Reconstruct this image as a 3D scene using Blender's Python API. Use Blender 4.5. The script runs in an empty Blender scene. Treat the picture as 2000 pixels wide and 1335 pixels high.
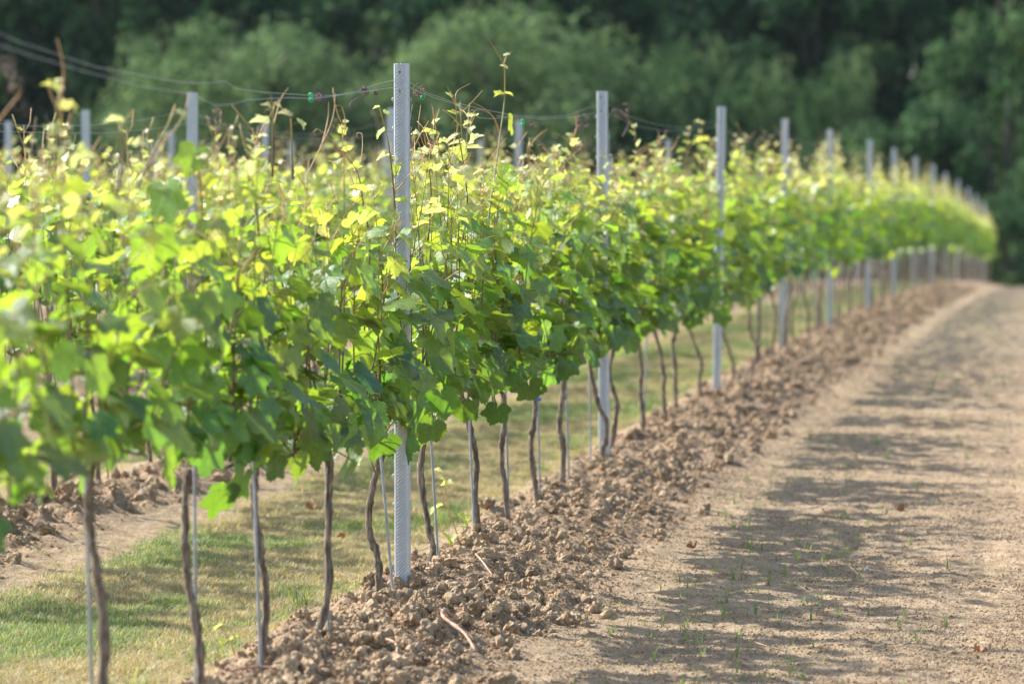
import bpy, bmesh, math, random
import numpy as np
from mathutils import Vector, Matrix, Euler

# ------------------------------------------------------------------ camera, light, exposure
SC = bpy.context.scene
COL = SC.collection
FPX = 7000.0                      # focal length in photo pixels (photo is 2000 x 1335)
YAW = math.atan(1130.0 / FPX)
PITCH = math.atan((667.5 - 310.0) / FPX)
CAM = Vector((0.0, 0.0, 1.55))
cam_d = bpy.data.cameras.new('camera')
cam = bpy.data.objects.new('camera', cam_d)
COL.objects.link(cam)
cam.location = CAM
cam.rotation_euler = (math.pi / 2 - PITCH, 0, YAW)
cam_d.sensor_width = 36.0
cam_d.lens = 36.0 * FPX / 2000.0
cam_d.clip_start = 0.1
cam_d.clip_end = 3000
cam_d.dof.use_dof = True
cam_d.dof.focus_distance = 13.35
cam_d.dof.aperture_fstop = 3.0
SC.camera = cam

SUN_ELEV = math.radians(37.5)
F2 = Vector((-math.sin(YAW), math.cos(YAW), 0))
R2 = Vector((math.cos(YAW), math.sin(YAW), 0))
sh = (-R2 * math.cos(math.radians(24)) + F2 * math.sin(math.radians(24))).normalized()
SUN = (sh * math.cos(SUN_ELEV) + Vector((0, 0, math.sin(SUN_ELEV)))).normalized()
world = bpy.data.worlds.new('World')
SC.world = world
world.use_nodes = True
wn = world.node_tree
bg = wn.nodes['Background']
sky = wn.nodes.new('ShaderNodeTexSky')
sky.sky_type = 'NISHITA'
sky.sun_disc = False
sky.sun_elevation = SUN_ELEV
sky.sun_rotation = math.atan2(SUN.x, SUN.y)
sky.dust_density = 1.5
wn.links.new(sky.outputs[0], bg.inputs[0])
bg.inputs[1].default_value = 0.15
sl = bpy.data.lights.new('sun', 'SUN')
sl.energy = 4.5
sl.angle = math.radians(1.0)
sl.color = (1.0, 0.975, 0.925)
so = bpy.data.objects.new('sun', sl)
COL.objects.link(so)
so.rotation_euler = SUN.to_track_quat('Z', 'Y').to_euler()
so.location = (-20, 10, 30)
SC.view_settings.view_transform = 'Standard'
SC.view_settings.look = 'None'
SC.view_settings.gamma = 1
SC.view_settings.use_curve_mapping = False
SC.view_settings.exposure = 1.17
cy = SC.cycles
cy.max_bounces = 8
cy.diffuse_bounces = 4
cy.transmission_bounces = 4
cy.glossy_bounces = 2
cy.transparent_max_bounces = 4
cy.caustics_reflective = False
cy.caustics_refractive = False
cy.use_denoising = True
cy.sample_clamp_indirect = 4.0
SC.render.film_transparent = False

CF = cam.rotation_euler.to_matrix() @ Vector((0, 0, -1))
CR = cam.rotation_euler.to_matrix() @ Vector((1, 0, 0))
CU = cam.rotation_euler.to_matrix() @ Vector((0, 1, 0))


def on_plane(px, py, X):
    """point of the vertical plane x = X seen at photo pixel px, py"""
    d = CF * FPX + CR * (px - 1000) + CU * (667.5 - py)
    t = (X - CAM.x) / d.x
    return CAM + d * t


def row_y(px, X):
    return on_plane(px, 310, X).y


def on_ground(px, py, z=0.0):
    d = CF * FPX + CR * (px - 1000) + CU * (667.5 - py)
    p = CAM + d * ((z - CAM.z) / d.z)
    for _ in range(8):
        z = float(ground_z(np.array([p.x]), np.array([p.y]))[0])
        p = CAM + d * ((z - CAM.z) / d.z)
    return p


FRONTPX = [785, 1181, 1401, 1530, 1622, 1696, 1746, 1782, 1822, 1849, 1876, 1898, 1915]
ROWS = [-2.466, -4.70, -6.94, -9.18, -11.42, -13.66]
POST_STEP = 5.48
POST0 = [row_y(785, ROWS[0]), row_y(370, ROWS[1]), row_y(168, ROWS[2]), row_y(20, ROWS[3]), 43.0, 46.0]

# ------------------------------------------------------------------ noise (numpy)


def _hash(ix, iy, s):
    h = (ix.astype(np.int64) * 374761393 + iy.astype(np.int64) * 668265263 + s * 974634777) & 0xFFFFFFFF
    h = ((h ^ (h >> 13)) * 1274126177) & 0xFFFFFFFF
    h = ((h ^ (h >> 16)) * 2246822519) & 0xFFFFFFFF
    return ((h ^ (h >> 15)) & 0xFFFFFF) / float(0xFFFFFF)


def vnoise(x, y, s=0):
    ix = np.floor(x); iy = np.floor(y)
    fx = x - ix; fy = y - iy
    fx = fx * fx * (3 - 2 * fx); fy = fy * fy * (3 - 2 * fy)
    a = _hash(ix, iy, s); b = _hash(ix + 1, iy, s)
    c = _hash(ix, iy + 1, s); d = _hash(ix + 1, iy + 1, s)
    return (a * (1 - fx) + b * fx) * (1 - fy) + (c * (1 - fx) + d * fx) * fy


def fbm(x, y, s=0, o=4):
    t = 0; a = .5; n = 0
    for i in range(o):
        t = t + a * vnoise(x * 2 ** i + 13.7 * i, y * 2 ** i - 7.1 * i, s + i)
        n += a; a *= .5
    return t / n


def lumps(x, y, s=0):
    """rounded clods with dark gaps between: 1 at a lump's top, 0 in the gap"""
    ix = np.floor(x); iy = np.floor(y)
    best = np.full(np.shape(x), 9.0); top = np.zeros(np.shape(x))
    for dx in (-1, 0, 1):
        for dy in (-1, 0, 1):
            cx = ix + dx; cy_ = iy + dy
            px = cx + .15 + .7 * _hash(cx, cy_, s)
            py = cy_ + .15 + .7 * _hash(cx, cy_, s + 5)
            d = (x - px) ** 2 + (y - py) ** 2
            m = d < best
            top = np.where(m, _hash(cx, cy_, s + 9), top)
            best = np.where(m, d, best)
    return np.sqrt(np.clip(1 - best * 1.25, 0, 1)) * (.35 + .65 * top)


def row_offset(x):
    """signed distance to the nearest vine row (rows continue to the left only)"""
    k = np.clip(np.round((-2.466 - x) / 2.24), 0, 30)
    return x - (-2.466 - 2.24 * k)


def base_z(x, y):
    d = np.clip(y - 20, 0, 72) / 67.0
    z = -1.48 * d * d
    far = np.clip(y - 92, 0, 1e9)
    z = z - np.clip(far * .038, 0, 1.4)
    up = np.clip(y - 165 - 0.10 * (x + 30), 0, 1e9)
    z = z + np.minimum(up * .42, 70)
    return z


def in_vines(x, y):
    return np.clip((92 - y) / 2.0, 0, 1) * np.clip((-1.0 - x) / .2 + 6, 0, 1)


def mound_mask(x, y):
    o = row_offset(x)
    w = np.where(x < -3.4, .52, .70) + .14 * (vnoise(x * .3, y * 1.6, 3) - .5) + .10 * (vnoise(x * 2, y * 5, 4) - .5)
    m = np.where(o >= 0, np.clip((w + .04 - o) / .26, 0, 1), np.clip((.26 + (w - .72) + o) / .1, 0, 1))
    return m * in_vines(x, y)


def ground_z(x, y, detail=True):
    z = base_z(x, y)
    o = row_offset(x)
    iv = in_vines(x, y)
    mound = np.where(o >= 0, np.exp(-(o / .46) ** 2), np.exp(-(o / .24) ** 2))
    z = z + iv * (-.115 + .115 * mound)
    z = z + .02 * (fbm(x * 1.1, y * 1.1, 20, 2) - .5)
    if detail:
        mm = mound_mask(x, y)
        near = np.clip((60 - y) / 20, .3, 1)
        wx = x + .02 * fbm(x * 20, y * 20, 31, 2); wy = y + .02 * fbm(x * 20, y * 20, 33, 2)
        wx = wx + .05 * (fbm(x * 9, y * 9, 35, 2) - .5); wy = wy + .05 * (fbm(x * 9, y * 9, 37, 2) - .5)
        big = lumps(wx / .115, wy / .115, 41)
        mid = lumps(wx / .05, wy / .05, 43)
        sm = lumps(x / .026, y / .026, 45)
        patch = fbm(x * 3.6, y * 3.6, 50, 3)
        c = np.where(x < -3.4, .080, .050) * big * np.clip(patch * 6 - 3.0, 0, 1.2) + .010 * mid * np.clip(fbm(x * 7, y * 7, 52, 2) * 3 - .9, 0, 1.2)
        c = c + .066 * (fbm(x * 10, y * 10, 54, 4) - .5) + .022 * (fbm(x * 28, y * 28, 56, 3) - .5) - .010
        z = z + mm * near * c
        flat = (1 - mm)
        z = z + flat * (.004 * sm * np.clip(fbm(x * 2, y * 2, 60, 2) * 2.2 - .5, 0, 1) + .020 * (fbm(x * 9, y * 9, 61, 3) - .5) + .014 * (fbm(x * 32, y * 32, 63, 2) - .5) + .004 * mid)
        # tyre lug tracks along the bare alley
        for tx, ph in ((-1.02, 0), (-.42, .4)):
            w = np.exp(-((x - tx - .02 * np.sin(y * .7)) / .11) ** 4)
            lug = .5 + .5 * np.sin((y + .8 * np.abs(x - tx)) * 2 * math.pi / .115 + ph)
            z = z - flat * w * (.010 - .011 * lug * (.4 + vnoise(x * 6, y * 6, 66)))
    return z


def gz(x, y):
    return float(ground_z(np.array([float(x)]), np.array([float(y)]))[0])


# ------------------------------------------------------------------ node helpers
def mat(name):
    m = bpy.data.materials.new(name)
    m.use_nodes = True
    nt = m.node_tree
    b = nt.nodes['Principled BSDF']
    return m, nt, b


def N(nt, typ, **kw):
    n = nt.nodes.new(typ)
    for k, v in kw.items():
        if k.startswith('i_'):
            n.inputs[k[2:].replace('_', ' ')].default_value = v
        else:
            setattr(n, k, v)
    return n


def ramp(nt, src, stops):
    r = nt.nodes.new('ShaderNodeValToRGB')
    e = r.color_ramp.elements
    while len(e) < len(stops):
        e.new(.5)
    for k, (p, c) in enumerate(stops):
        e[k].position = p
        e[k].color = (c, c, c, 1) if isinstance(c, (int, float)) else (*c, 1)
    nt.links.new(src, r.inputs[0])
    return r.outputs[0]


def mix(nt, fac, a, b, blend='MIX'):
    n = nt.nodes.new('ShaderNodeMix')
    n.data_type = 'RGBA'
    n.blend_type = blend
    for s, v in ((n.inputs['Factor'], fac), (n.inputs[6], a), (n.inputs[7], b)):
        if isinstance(v, (int, float)):
            s.default_value = v
        elif isinstance(v, tuple):
            s.default_value = (*v, 1)
        else:
            nt.links.new(v, s)
    return n.outputs[2]


def math_n(nt, op, a, b=None, clamp=False):
    n = nt.nodes.new('ShaderNodeMath')
    n.operation = op
    n.use_clamp = clamp
    for k, v in enumerate((a, b)):
        if v is None:
            continue
        if isinstance(v, (int, float)):
            n.inputs[k].default_value = v
        else:
            nt.links.new(v, n.inputs[k])
    return n.outputs[0]


def noise(nt, scale, detail=3, vec=None, rough=.55):
    n = nt.nodes.new('ShaderNodeTexNoise')
    n.inputs['Scale'].default_value = scale
    n.inputs['Detail'].default_value = detail
    n.inputs['Roughness'].default_value = rough
    if vec is not None:
        nt.links.new(vec, n.inputs['Vector'])
    return n.outputs[0]


def bump(nt, b, h, strength, dist):
    n = nt.nodes.new('ShaderNodeBump')
    n.inputs['Strength'].default_value = strength
    n.inputs['Distance'].default_value = dist
    nt.links.new(h, n.inputs['Height'])
    nt.links.new(n.outputs[0], b.inputs['Normal'])
    return n.outputs[0]


def leaf_material(name, per_object, stops, tstops, veins=False, trans_mix=.42, gloss=.36):
    m, nt, b = mat(name)
    if per_object:
        src = nt.nodes.new('ShaderNodeObjectInfo').outputs['Color']
    else:
        a = nt.nodes.new('ShaderNodeAttribute')
        a.attribute_name = 'leafdata'
        src = a.outputs['Color']
    sep = nt.nodes.new('ShaderNodeSeparateColor')
    nt.links.new(src, sep.inputs[0])
    age, rnd = sep.outputs[0], sep.outputs[1]
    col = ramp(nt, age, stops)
    hs = nt.nodes.new('ShaderNodeHueSaturation')
    nt.links.new(col, hs.inputs['Color'])
    nt.links.new(math_n(nt, 'MULTIPLY_ADD', rnd, .05), hs.inputs['Hue'])
    hs.inputs['Hue'].default_value = .5
    mm = nt.nodes.new('ShaderNodeMath'); mm.operation = 'MULTIPLY_ADD'
    nt.links.new(rnd, mm.inputs[0]); mm.inputs[1].default_value = .05; mm.inputs[2].default_value = .475
    nt.links.new(mm.outputs[0], hs.inputs['Hue'])
    mv = nt.nodes.new('ShaderNodeMath'); mv.operation = 'MULTIPLY_ADD'
    nt.links.new(sep.outputs[2], mv.inputs[0]); mv.inputs[1].default_value = .6; mv.inputs[2].default_value = .7
    nt.links.new(mv.outputs[0], hs.inputs['Value'])
    c = hs.outputs[0]
    tc = nt.nodes.new('ShaderNodeTexCoord')
    if veins:
        uv = nt.nodes.new('ShaderNodeUVMap'); uv.uv_map = 'blade'
        sx = nt.nodes.new('ShaderNodeSeparateXYZ')
        nt.links.new(uv.outputs[0], sx.inputs[0])
        ax = math_n(nt, 'ABSOLUTE', sx.outputs[0])
        ang = math_n(nt, 'ARCTAN2', ax, sx.outputs[1])
        r = math_n(nt, 'SQRT', math_n(nt, 'ADD', math_n(nt, 'POWER', sx.outputs[0], 2.0), math_n(nt, 'POWER', sx.outputs[1], 2.0)))
        d = None
        for av in (0.0, .92, 1.9):
            e = math_n(nt, 'MULTIPLY', math_n(nt, 'ABSOLUTE', math_n(nt, 'SINE', math_n(nt, 'SUBTRACT', ang, av))), r)
            # side veins: thin lines that leave the main vein
            d = e if d is None else math_n(nt, 'MINIMUM', d, e)
        wv = math_n(nt, 'ABSOLUTE', math_n(nt, 'SINE', math_n(nt, 'MULTIPLY', math_n(nt, 'SUBTRACT', r, math_n(nt, 'MULTIPLY', d, 1.1)), 34.0)))
        side = ramp(nt, wv, [(0, 1.0), (.16, 0.0)])
        main = ramp(nt, d, [(0, 1.0), (.02, 0.0)])
        vein = math_n(nt, 'MAXIMUM', main, math_n(nt, 'MULTIPLY', side, .45))
        c = mix(nt, math_n(nt, 'MULTIPLY', vein, .38), c, (.20, .27, .08))
        h1 = noise(nt, 60, 2, tc.outputs['Object'])
        hh = math_n(nt, 'SUBTRACT', h1, math_n(nt, 'MULTIPLY', vein, .5))
        bump(nt, b, hh, .5, .003)
        mott = ramp(nt, noise(nt, 9, 3, tc.outputs['Object']), [(.35, .84), (.65, 1.12)])
        c = mix(nt, 1.0, c, mott, 'MULTIPLY')
        # sparse scorched spots
        sp = ramp(nt, noise(nt, 26, 1, tc.outputs['Object']), [(.735, 0.0), (.76, 1.0)])
        c = mix(nt, math_n(nt, 'MULTIPLY', sp, .7), c, (.22, .13, .05))
    geo = nt.nodes.new('ShaderNodeNewGeometry')
    under = mix(nt, .38, c, (.24, .29, .19))
    cf = mix(nt, geo.outputs['Backfacing'], c, under)
    nt.links.new(cf, b.inputs['Base Color'])
    b.inputs['Roughness'].default_value = gloss
    b.inputs['Specular IOR Level'].default_value = .95
    tr = nt.nodes.new('ShaderNodeBsdfTranslucent')
    tcol = ramp(nt, age, tstops)
    hs2 = nt.nodes.new('ShaderNodeHueSaturation')
    nt.links.new(tcol, hs2.inputs['Color']); nt.links.new(mm.outputs[0], hs2.inputs['Hue']); nt.links.new(mv.outputs[0], hs2.inputs['Value'])
    tg = hs2.outputs[0]
    if veins:
        tg = mix(nt, 1.0, tg, mott, 'MULTIPLY')
        tg = mix(nt, math_n(nt, 'MULTIPLY', vein, .35), tg, (.12, .2, .03))
        tg = mix(nt, math_n(nt, 'MULTIPLY', sp, .7), tg, (.10, .05, .02))
    nt.links.new(tg, tr.inputs[0])
    ms = nt.nodes.new('ShaderNodeMixShader')
    ms.inputs[0].default_value = trans_mix
    nt.links.new(b.outputs[0], ms.inputs[1])
    nt.links.new(tr.outputs[0], ms.inputs[2])
    nt.links.new(ms.outputs[0], nt.nodes['Material Output'].inputs[0])
    return m


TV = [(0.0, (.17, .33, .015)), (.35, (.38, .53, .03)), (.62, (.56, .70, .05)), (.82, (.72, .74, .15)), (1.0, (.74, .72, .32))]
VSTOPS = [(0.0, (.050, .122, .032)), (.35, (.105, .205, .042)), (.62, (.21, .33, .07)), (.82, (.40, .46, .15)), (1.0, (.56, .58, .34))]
M = {}
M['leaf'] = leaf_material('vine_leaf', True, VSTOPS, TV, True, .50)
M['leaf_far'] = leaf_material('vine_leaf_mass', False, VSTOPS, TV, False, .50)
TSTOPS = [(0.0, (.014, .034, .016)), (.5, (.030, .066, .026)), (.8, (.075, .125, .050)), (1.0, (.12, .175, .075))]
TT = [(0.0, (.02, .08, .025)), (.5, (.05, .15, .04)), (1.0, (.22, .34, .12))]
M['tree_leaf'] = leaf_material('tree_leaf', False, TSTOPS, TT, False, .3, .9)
M['tree_leaf'].node_tree.nodes['Principled BSDF'].inputs['Specular IOR Level'].default_value = .1

m, nt, b = mat('vine_shoot')
a = nt.nodes.new('ShaderNodeAttribute'); a.attribute_name = 'leafdata'
sp = nt.nodes.new('ShaderNodeSeparateColor'); nt.links.new(a.outputs['Color'], sp.inputs[0])
c = ramp(nt, sp.outputs[0], [(0, (.085, .05, .03)), (.35, (.16, .10, .045)), (.6, (.20, .19, .05)), (.8, (.40, .28, .07)), (1, (.52, .28, .13))])
nt.links.new(c, b.inputs['Base Color']); b.inputs['Roughness'].default_value = .5
M['shoot'] = m

m, nt, b = mat('vine_bark')
tc = nt.nodes.new('ShaderNodeTexCoord')
mp = nt.nodes.new('ShaderNodeMapping'); mp.inputs['Scale'].default_value = (60, 60, 9)
nt.links.new(tc.outputs['Object'], mp.inputs[0])
n1 = noise(nt, 1.6, 4, mp.outputs[0], .65)
c = ramp(nt, n1, [(.34, (.05, .036, .026)), (.5, (.15, .112, .08)), (.66, (.32, .26, .195))])
nt.links.new(c, b.inputs['Base Color']); b.inputs['Roughness'].default_value = .9
bump(nt, b, n1, 1.0, .008)
M['bark'] = m

m, nt, b = mat('galvanised_steel')
tc = nt.nodes.new('ShaderNodeTexCoord')
n1 = noise(nt, 38, 4, tc.outputs['Object'])
n2 = noise(nt, 3.2, 3, tc.outputs['Object'])
c = mix(nt, n2, ramp(nt, n1, [(.3, (.40, .44, .48)), (.7, (.54, .57, .61))]), (.40, .42, .43))
nt.links.new(c, b.inputs['Base Color'])
b.inputs['Metallic'].default_value = .25
b.inputs['Roughness'].default_value = .42
M['steel'] = m
m, nt, b = mat('wire_steel')
b.inputs['Base Color'].default_value = (.42, .44, .45, 1); b.inputs['Metallic'].default_value = .5; b.inputs['Roughness'].default_value = .4
M['wire'] = m
m, nt, b = mat('stake_steel')
tc = nt.nodes.new('ShaderNodeTexCoord')
c = ramp(nt, noise(nt, 14, 3, tc.outputs['Object']), [(.35, (.36, .39, .42)), (.7, (.22, .22, .22))])
nt.links.new(c, b.inputs['Base Color']); b.inputs['Metallic'].default_value = .3; b.inputs['Roughness'].default_value = .5
M['stake'] = m
m, nt, b = mat('green_plastic')
b.inputs['Base Color'].default_value = (.02, .42, .16, 1); b.inputs['Roughness'].default_value = .35
M['clip'] = m
m, nt, b = mat('blue_tie')
b.inputs['Base Color'].default_value = (.03, .16, .55, 1)
M['tie'] = m
m, nt, b = mat('dry_tendril')
tc = nt.nodes.new('ShaderNodeTexCoord')
c = ramp(nt, noise(nt, 30, 2, tc.outputs['Object']), [(.4, (.07, .045, .045)), (.65, (.22, .15, .13))])
nt.links.new(c, b.inputs['Base Color']); b.inputs['Roughness'].default_value = .8
M['dry'] = m
m, nt, b = mat('dry_twig')
tc = nt.nodes.new('ShaderNodeTexCoord')
c = ramp(nt, noise(nt, 40, 3, tc.outputs['Object']), [(.35, (.26, .15, .10)), (.65, (.50, .34, .24))])
nt.links.new(c, b.inputs['Base Color']); b.inputs['Roughness'].default_value = .85
M['twig'] = m
m, nt, b = mat('dead_leaf')
oi = nt.nodes.new('ShaderNodeObjectInfo')
c = ramp(nt, oi.outputs['Random'], [(0, (.34, .11, .05)), (.5, (.42, .22, .11)), (1, (.26, .13, .07))])
nt.links.new(c, b.inputs['Base Color']); b.inputs['Roughness'].default_value = .75
M['dead'] = m

# soil: one colour function shared by ground sheet and loose clods


def soil_nodes(nt, b, attr=True, pale=.35):
    geo = nt.nodes.new('ShaderNodeNewGeometry')
    P = geo.outputs['Position']
    big = noise(nt, 1.3, 4, P)
    med = noise(nt, 14, 5, P, .65)
    fine = noise(nt, 130, 4, P, .7)
    path = ramp(nt, med, [(.32, (.28, .188, .108)), (.5, (.41, .292, .178)), (.70, (.51, .38, .245))])
    path = mix(nt, ramp(nt, big, [(.35, 0.0), (.7, .45)]), path, (.26, .20, .135))
    mound = ramp(nt, med, [(.28, (.21, .13, .078)), (.5, (.34, .232, .148)), (.72, (.47, .345, .235))])
    if attr:
        at = nt.nodes.new('ShaderNodeAttribute'); at.attribute_name = 'cover'
        s = nt.nodes.new('ShaderNodeSeparateColor'); nt.links.new(at.outputs['Color'], s.inputs[0])
        col = mix(nt, s.outputs[0], path, mound)
        straw = ramp(nt, noise(nt, 5.0, 4, P), [(.33, (.20, .17, .09)), (.52, (.33, .26, .16)), (.7, (.42, .34, .23))])
        tiny = ramp(nt, fine, [(.3, .55), (.7, 1.35)])
        straw = mix(nt, 1.0, straw, tiny, 'MULTIPLY')
        col = mix(nt, s.outputs[1], col, straw)
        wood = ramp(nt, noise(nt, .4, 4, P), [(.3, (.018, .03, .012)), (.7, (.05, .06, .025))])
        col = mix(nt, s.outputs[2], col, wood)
    else:
        col = mix(nt, pale, mound, path)
        oi = nt.nodes.new('ShaderNodeObjectInfo')
        col = mix(nt, 1.0, col, ramp(nt, oi.outputs['Random'], [(0, .82), (1, 1.14)]), 'MULTIPLY')
    speck = ramp(nt, fine, [(.30, .55), (.5, 1.0), (.72, 1.25)])
    col = mix(nt, .8, col, mix(nt, 1.0, col, speck, 'MULTIPLY'))
    nt.links.new(col, b.inputs['Base Color'])
    b.inputs['Roughness'].default_value = .95
    b.inputs['Specular IOR Level'].default_value = .15
    hgt = math_n(nt, 'ADD', math_n(nt, 'MULTIPLY', noise(nt, 60, 4, P, .6), 1.0), math_n(nt, 'MULTIPLY', fine, .6))
    bump(nt, b, hgt, 1.0, .014 if attr else .006)


m, nt, b = mat('soil_ground'); soil_nodes(nt, b, True); M['ground'] = m
m, nt, b = mat('soil_clod'); soil_nodes(nt, b, False, .7); M['clod'] = m
m, nt, b = mat('soil_crumb'); soil_nodes(nt, b, False, .85); M['crumb'] = m
m, nt, b = mat('pale_stone')
oi = nt.nodes.new('ShaderNodeObjectInfo')
c = ramp(nt, oi.outputs['Random'], [(0, (.30, .27, .24)), (.5, (.42, .37, .31)), (1, (.36, .22, .16))])
nt.links.new(c, b.inputs['Base Color']); b.inputs['Roughness'].default_value = .7
M['stone'] = m


def blade_mat(name, stops):
    m, nt, b = mat(name)
    oi = nt.nodes.new('ShaderNodeObjectInfo')
    geo = nt.nodes.new('ShaderNodeNewGeometry')
    c = ramp(nt, oi.outputs['Random'], stops)
    nt.links.new(c, b.inputs['Base Color']); b.inputs['Roughness'].default_value = .55
    tr = nt.nodes.new('ShaderNodeBsdfTranslucent')
    nt.links.new(mix(nt, 1.0, c, (1.8, 1.9, 1.0), 'MULTIPLY'), tr.inputs[0])
    ms = nt.nodes.new('ShaderNodeMixShader'); ms.inputs[0].default_value = .35
    nt.links.new(b.outputs[0], ms.inputs[1]); nt.links.new(tr.outputs[0], ms.inputs[2])
    nt.links.new(ms.outputs[0], nt.nodes['Material Output'].inputs[0])
    return m


M['grass_green'] = blade_mat('grass_green', [(0, (.11, .17, .05)), (.5, (.18, .24, .08)), (1, (.28, .31, .14))])
M['grass_dry'] = blade_mat('grass_dry', [(0, (.38, .29, .16)), (.6, (.52, .42, .27)), (1, (.30, .22, .12))])
M['tree_bark'] = mat('tree_bark')[0]
M['tree_bark'].node_tree.nodes['Principled BSDF'].inputs['Base Color'].default_value = (.07, .055, .04, 1)


# ------------------------------------------------------------------ mesh helpers
class MB:
    def __init__(s):
        s.v = []; s.f = []; s.d = []; s.n = 0; s.mi = []

    def add(s, v, f, data=(0, 0, .5), mi=0):
        v = np.asarray(v, dtype=float).reshape(-1, 3)
        s.v.append(v)
        for q in f:
            s.f.append([i + s.n for i in q])
            s.mi.append(mi)
        dd = np.asarray(data, dtype=float)
        if dd.ndim == 1:
            dd = np.tile(dd, (len(v), 1))
        s.d.append(dd)
        s.n += len(v)

    def tube(s, pts, radii, sides=6, data=(0, 0, .5), cap=True, mi=0, wob=0, rng=None):
        pts = [Vector(p) for p in pts]
        n = len(pts)
        if isinstance(radii, (int, float)):
            radii = [radii] * n
        out = []
        ref = Vector((1, 0, 0))
        for i, p in enumerate(pts):
            t = (pts[min(i + 1, n - 1)] - pts[max(i - 1, 0)]).normalized()
            if abs(t.dot(ref)) > .95:
                ref = Vector((0, 1, 0)) if abs(t.y) < .9 else Vector((0, 0, 1))
            u = (ref - t * t.dot(ref)).normalized()
            w = t.cross(u)
            ref = u
            for k in range(sides):
                a = 2 * math.pi * k / sides
                r = radii[i] * (1 + (rng.uniform(-wob, wob) if rng else 0))
                out.append(p + (u * math.cos(a) + w * math.sin(a)) * r)
        f = []
        for i in range(n - 1):
            for k in range(sides):
                a = i * sides + k; b_ = i * sides + (k + 1) % sides
                f.append((a, b_, b_ + sides, a + sides))
        if cap:
            f.append(tuple(range(sides))[::-1])
            f.append(tuple((n - 1) * sides + k for k in range(sides)))
        dd = np.asarray(data, dtype=float)
        if dd.ndim == 2 and len(dd) == n:
            dd = np.repeat(dd, sides, axis=0)
        s.add([tuple(o) for o in out], f, dd, mi)

    def mesh(s, name, mats, smooth=True, data=False):
        me = bpy.data.meshes.new(name)
        v = np.concatenate(s.v)
        me.from_pydata(v.tolist(), [], s.f)
        for m_ in mats:
            me.materials.append(m_)
        if len(mats) > 1:
            me.polygons.foreach_set('material_index', s.mi)
        me.polygons.foreach_set('use_smooth', [smooth] * len(me.polygons))
        if data:
            at = me.attributes.new('leafdata', 'FLOAT_COLOR', 'POINT')
            d = np.concatenate(s.d)
            at.data.foreach_set('color', np.concatenate([d, np.ones((len(d), 1))], 1).astype('f').ravel())
        me.update()
        return me


def link(name, data, parent=None):
    o = bpy.data.objects.new(name, data)
    COL.objects.link(o)
    if parent is not None:
        o.parent = parent
    return o


def tag(o, label=None, cat=None, group=None, kind=None):
    for k, v in (('label', label), ('category', cat), ('group', group), ('kind', kind)):
        if v:
            o[k] = v
    return o


def smooth_path(pts, n):
    """Catmull-Rom through pts, n points"""
    P = [np.array(p, float) for p in pts]
    P = [2 * P[0] - P[1]] + P + [2 * P[-1] - P[-2]]
    segs = len(P) - 3
    out = []
    for i in range(n):
        t = i / (n - 1) * segs
        k = min(int(t), segs - 1); u = t - k
        a, b_, c_, d_ = P[k:k + 4]
        out.append(.5 * ((2 * b_) + (c_ - a) * u + (2 * a - 5 * b_ + 4 * c_ - d_) * u * u + (3 * b_ - a - 3 * c_ + d_) * u ** 3))
    return out


# ------------------------------------------------------------------ ground sheet
def graded(a, b_, d0, p, ref):
    out = [a]
    while out[-1] < b_:
        out.append(out[-1] + d0 * (max(out[-1], ref) / ref) ** p)
    return out


ys = [-300, -120, -50, -20, -8, 0, 4, 6, 7.5, 8.5, 9.2] + graded(9.6, 92, .0125, 1.45, 10.0)
ys += graded(ys[-1] + .5, 190, .8, 1.2, 92.0) + [205, 230, 260, 300, 350, 420, 520, 700, 1000]
xs = [-600, -400, -250, -160, -110, -80, -60, -48, -38, -30, -24, -20, -17, -15.2] + list(np.arange(-14.2, -8.0, .22)) + list(np.arange(-8.0, -5.45, .07)) + list(np.arange(-5.42, -2.9, .0175)) + list(np.arange(-2.9, -1.6, .0125)) + list(np.arange(-1.59, .12, .0165)) + [.2, .35, .6, 1, 1.5, 2.2, 3, 4.5, 6, 9, 13, 18, 25, 35, 50, 75, 110, 160, 250, 400, 600]
XA = np.array(xs); YA = np.array(ys)
GX, GY = np.meshgrid(XA, YA)
GZ = np.empty_like(GX)
for i in range(0, len(YA), 100):
    GZ[i:i + 100] = ground_z(GX[i:i + 100], GY[i:i + 100])
me = bpy.data.meshes.new('ground')
nx, ny = len(XA), len(YA)
co = np.stack([GX, GY, GZ], -1).reshape(-1, 3).astype('f')
me.vertices.add(nx * ny)
me.vertices.foreach_set('co', co.ravel())
ii = (np.arange(ny - 1)[:, None] * nx + np.arange(nx - 1)[None, :]).ravel()
quads = np.stack([ii, ii + 1, ii + nx + 1, ii + nx], 1).astype('i')
me.loops.add(quads.size); me.polygons.add(len(quads))
me.loops.foreach_set('vertex_index', quads.ravel())
me.polygons.foreach_set('loop_start', np.arange(0, quads.size, 4, dtype='i'))
me.polygons.foreach_set('use_smooth', np.ones(len(quads), dtype=bool))
me.update(calc_edges=True)
me.materials.append(M['ground'])


def grass_mask(x, y):
    o = row_offset(x)
    e = .12 * (fbm(x * 1.5, y * 1.5, 70, 3) - .5) * 2
    g = np.clip((o - .67 + e) / .12, 0, 1)            # strip to the left of the next row
    g2 = np.clip((-o - .30 - e) / .10, 0, 1)
    k = np.round((-2.466 - x) / 2.24)
    strip = np.where(o > 0, g, g2) * (x < -2.5)
    out = np.clip((y - 91) / 3, 0, 1) * np.clip((158 - y) / 6, 0, 1)
    right = np.clip((x - 1.6) / .3, 0, 1)
    patch = .55 * np.clip((fbm(x * .9, y * .25, 77, 3) - .52) * 6, 0, 1) * np.clip(1 - np.abs(x + .95) / .55, 0, 1) * np.clip((y - 17) / 9, 0, 1)
    return np.clip(np.maximum(np.maximum(strip * in_vines(x, y), out), np.maximum(right, patch)), 0, 1)


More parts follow.
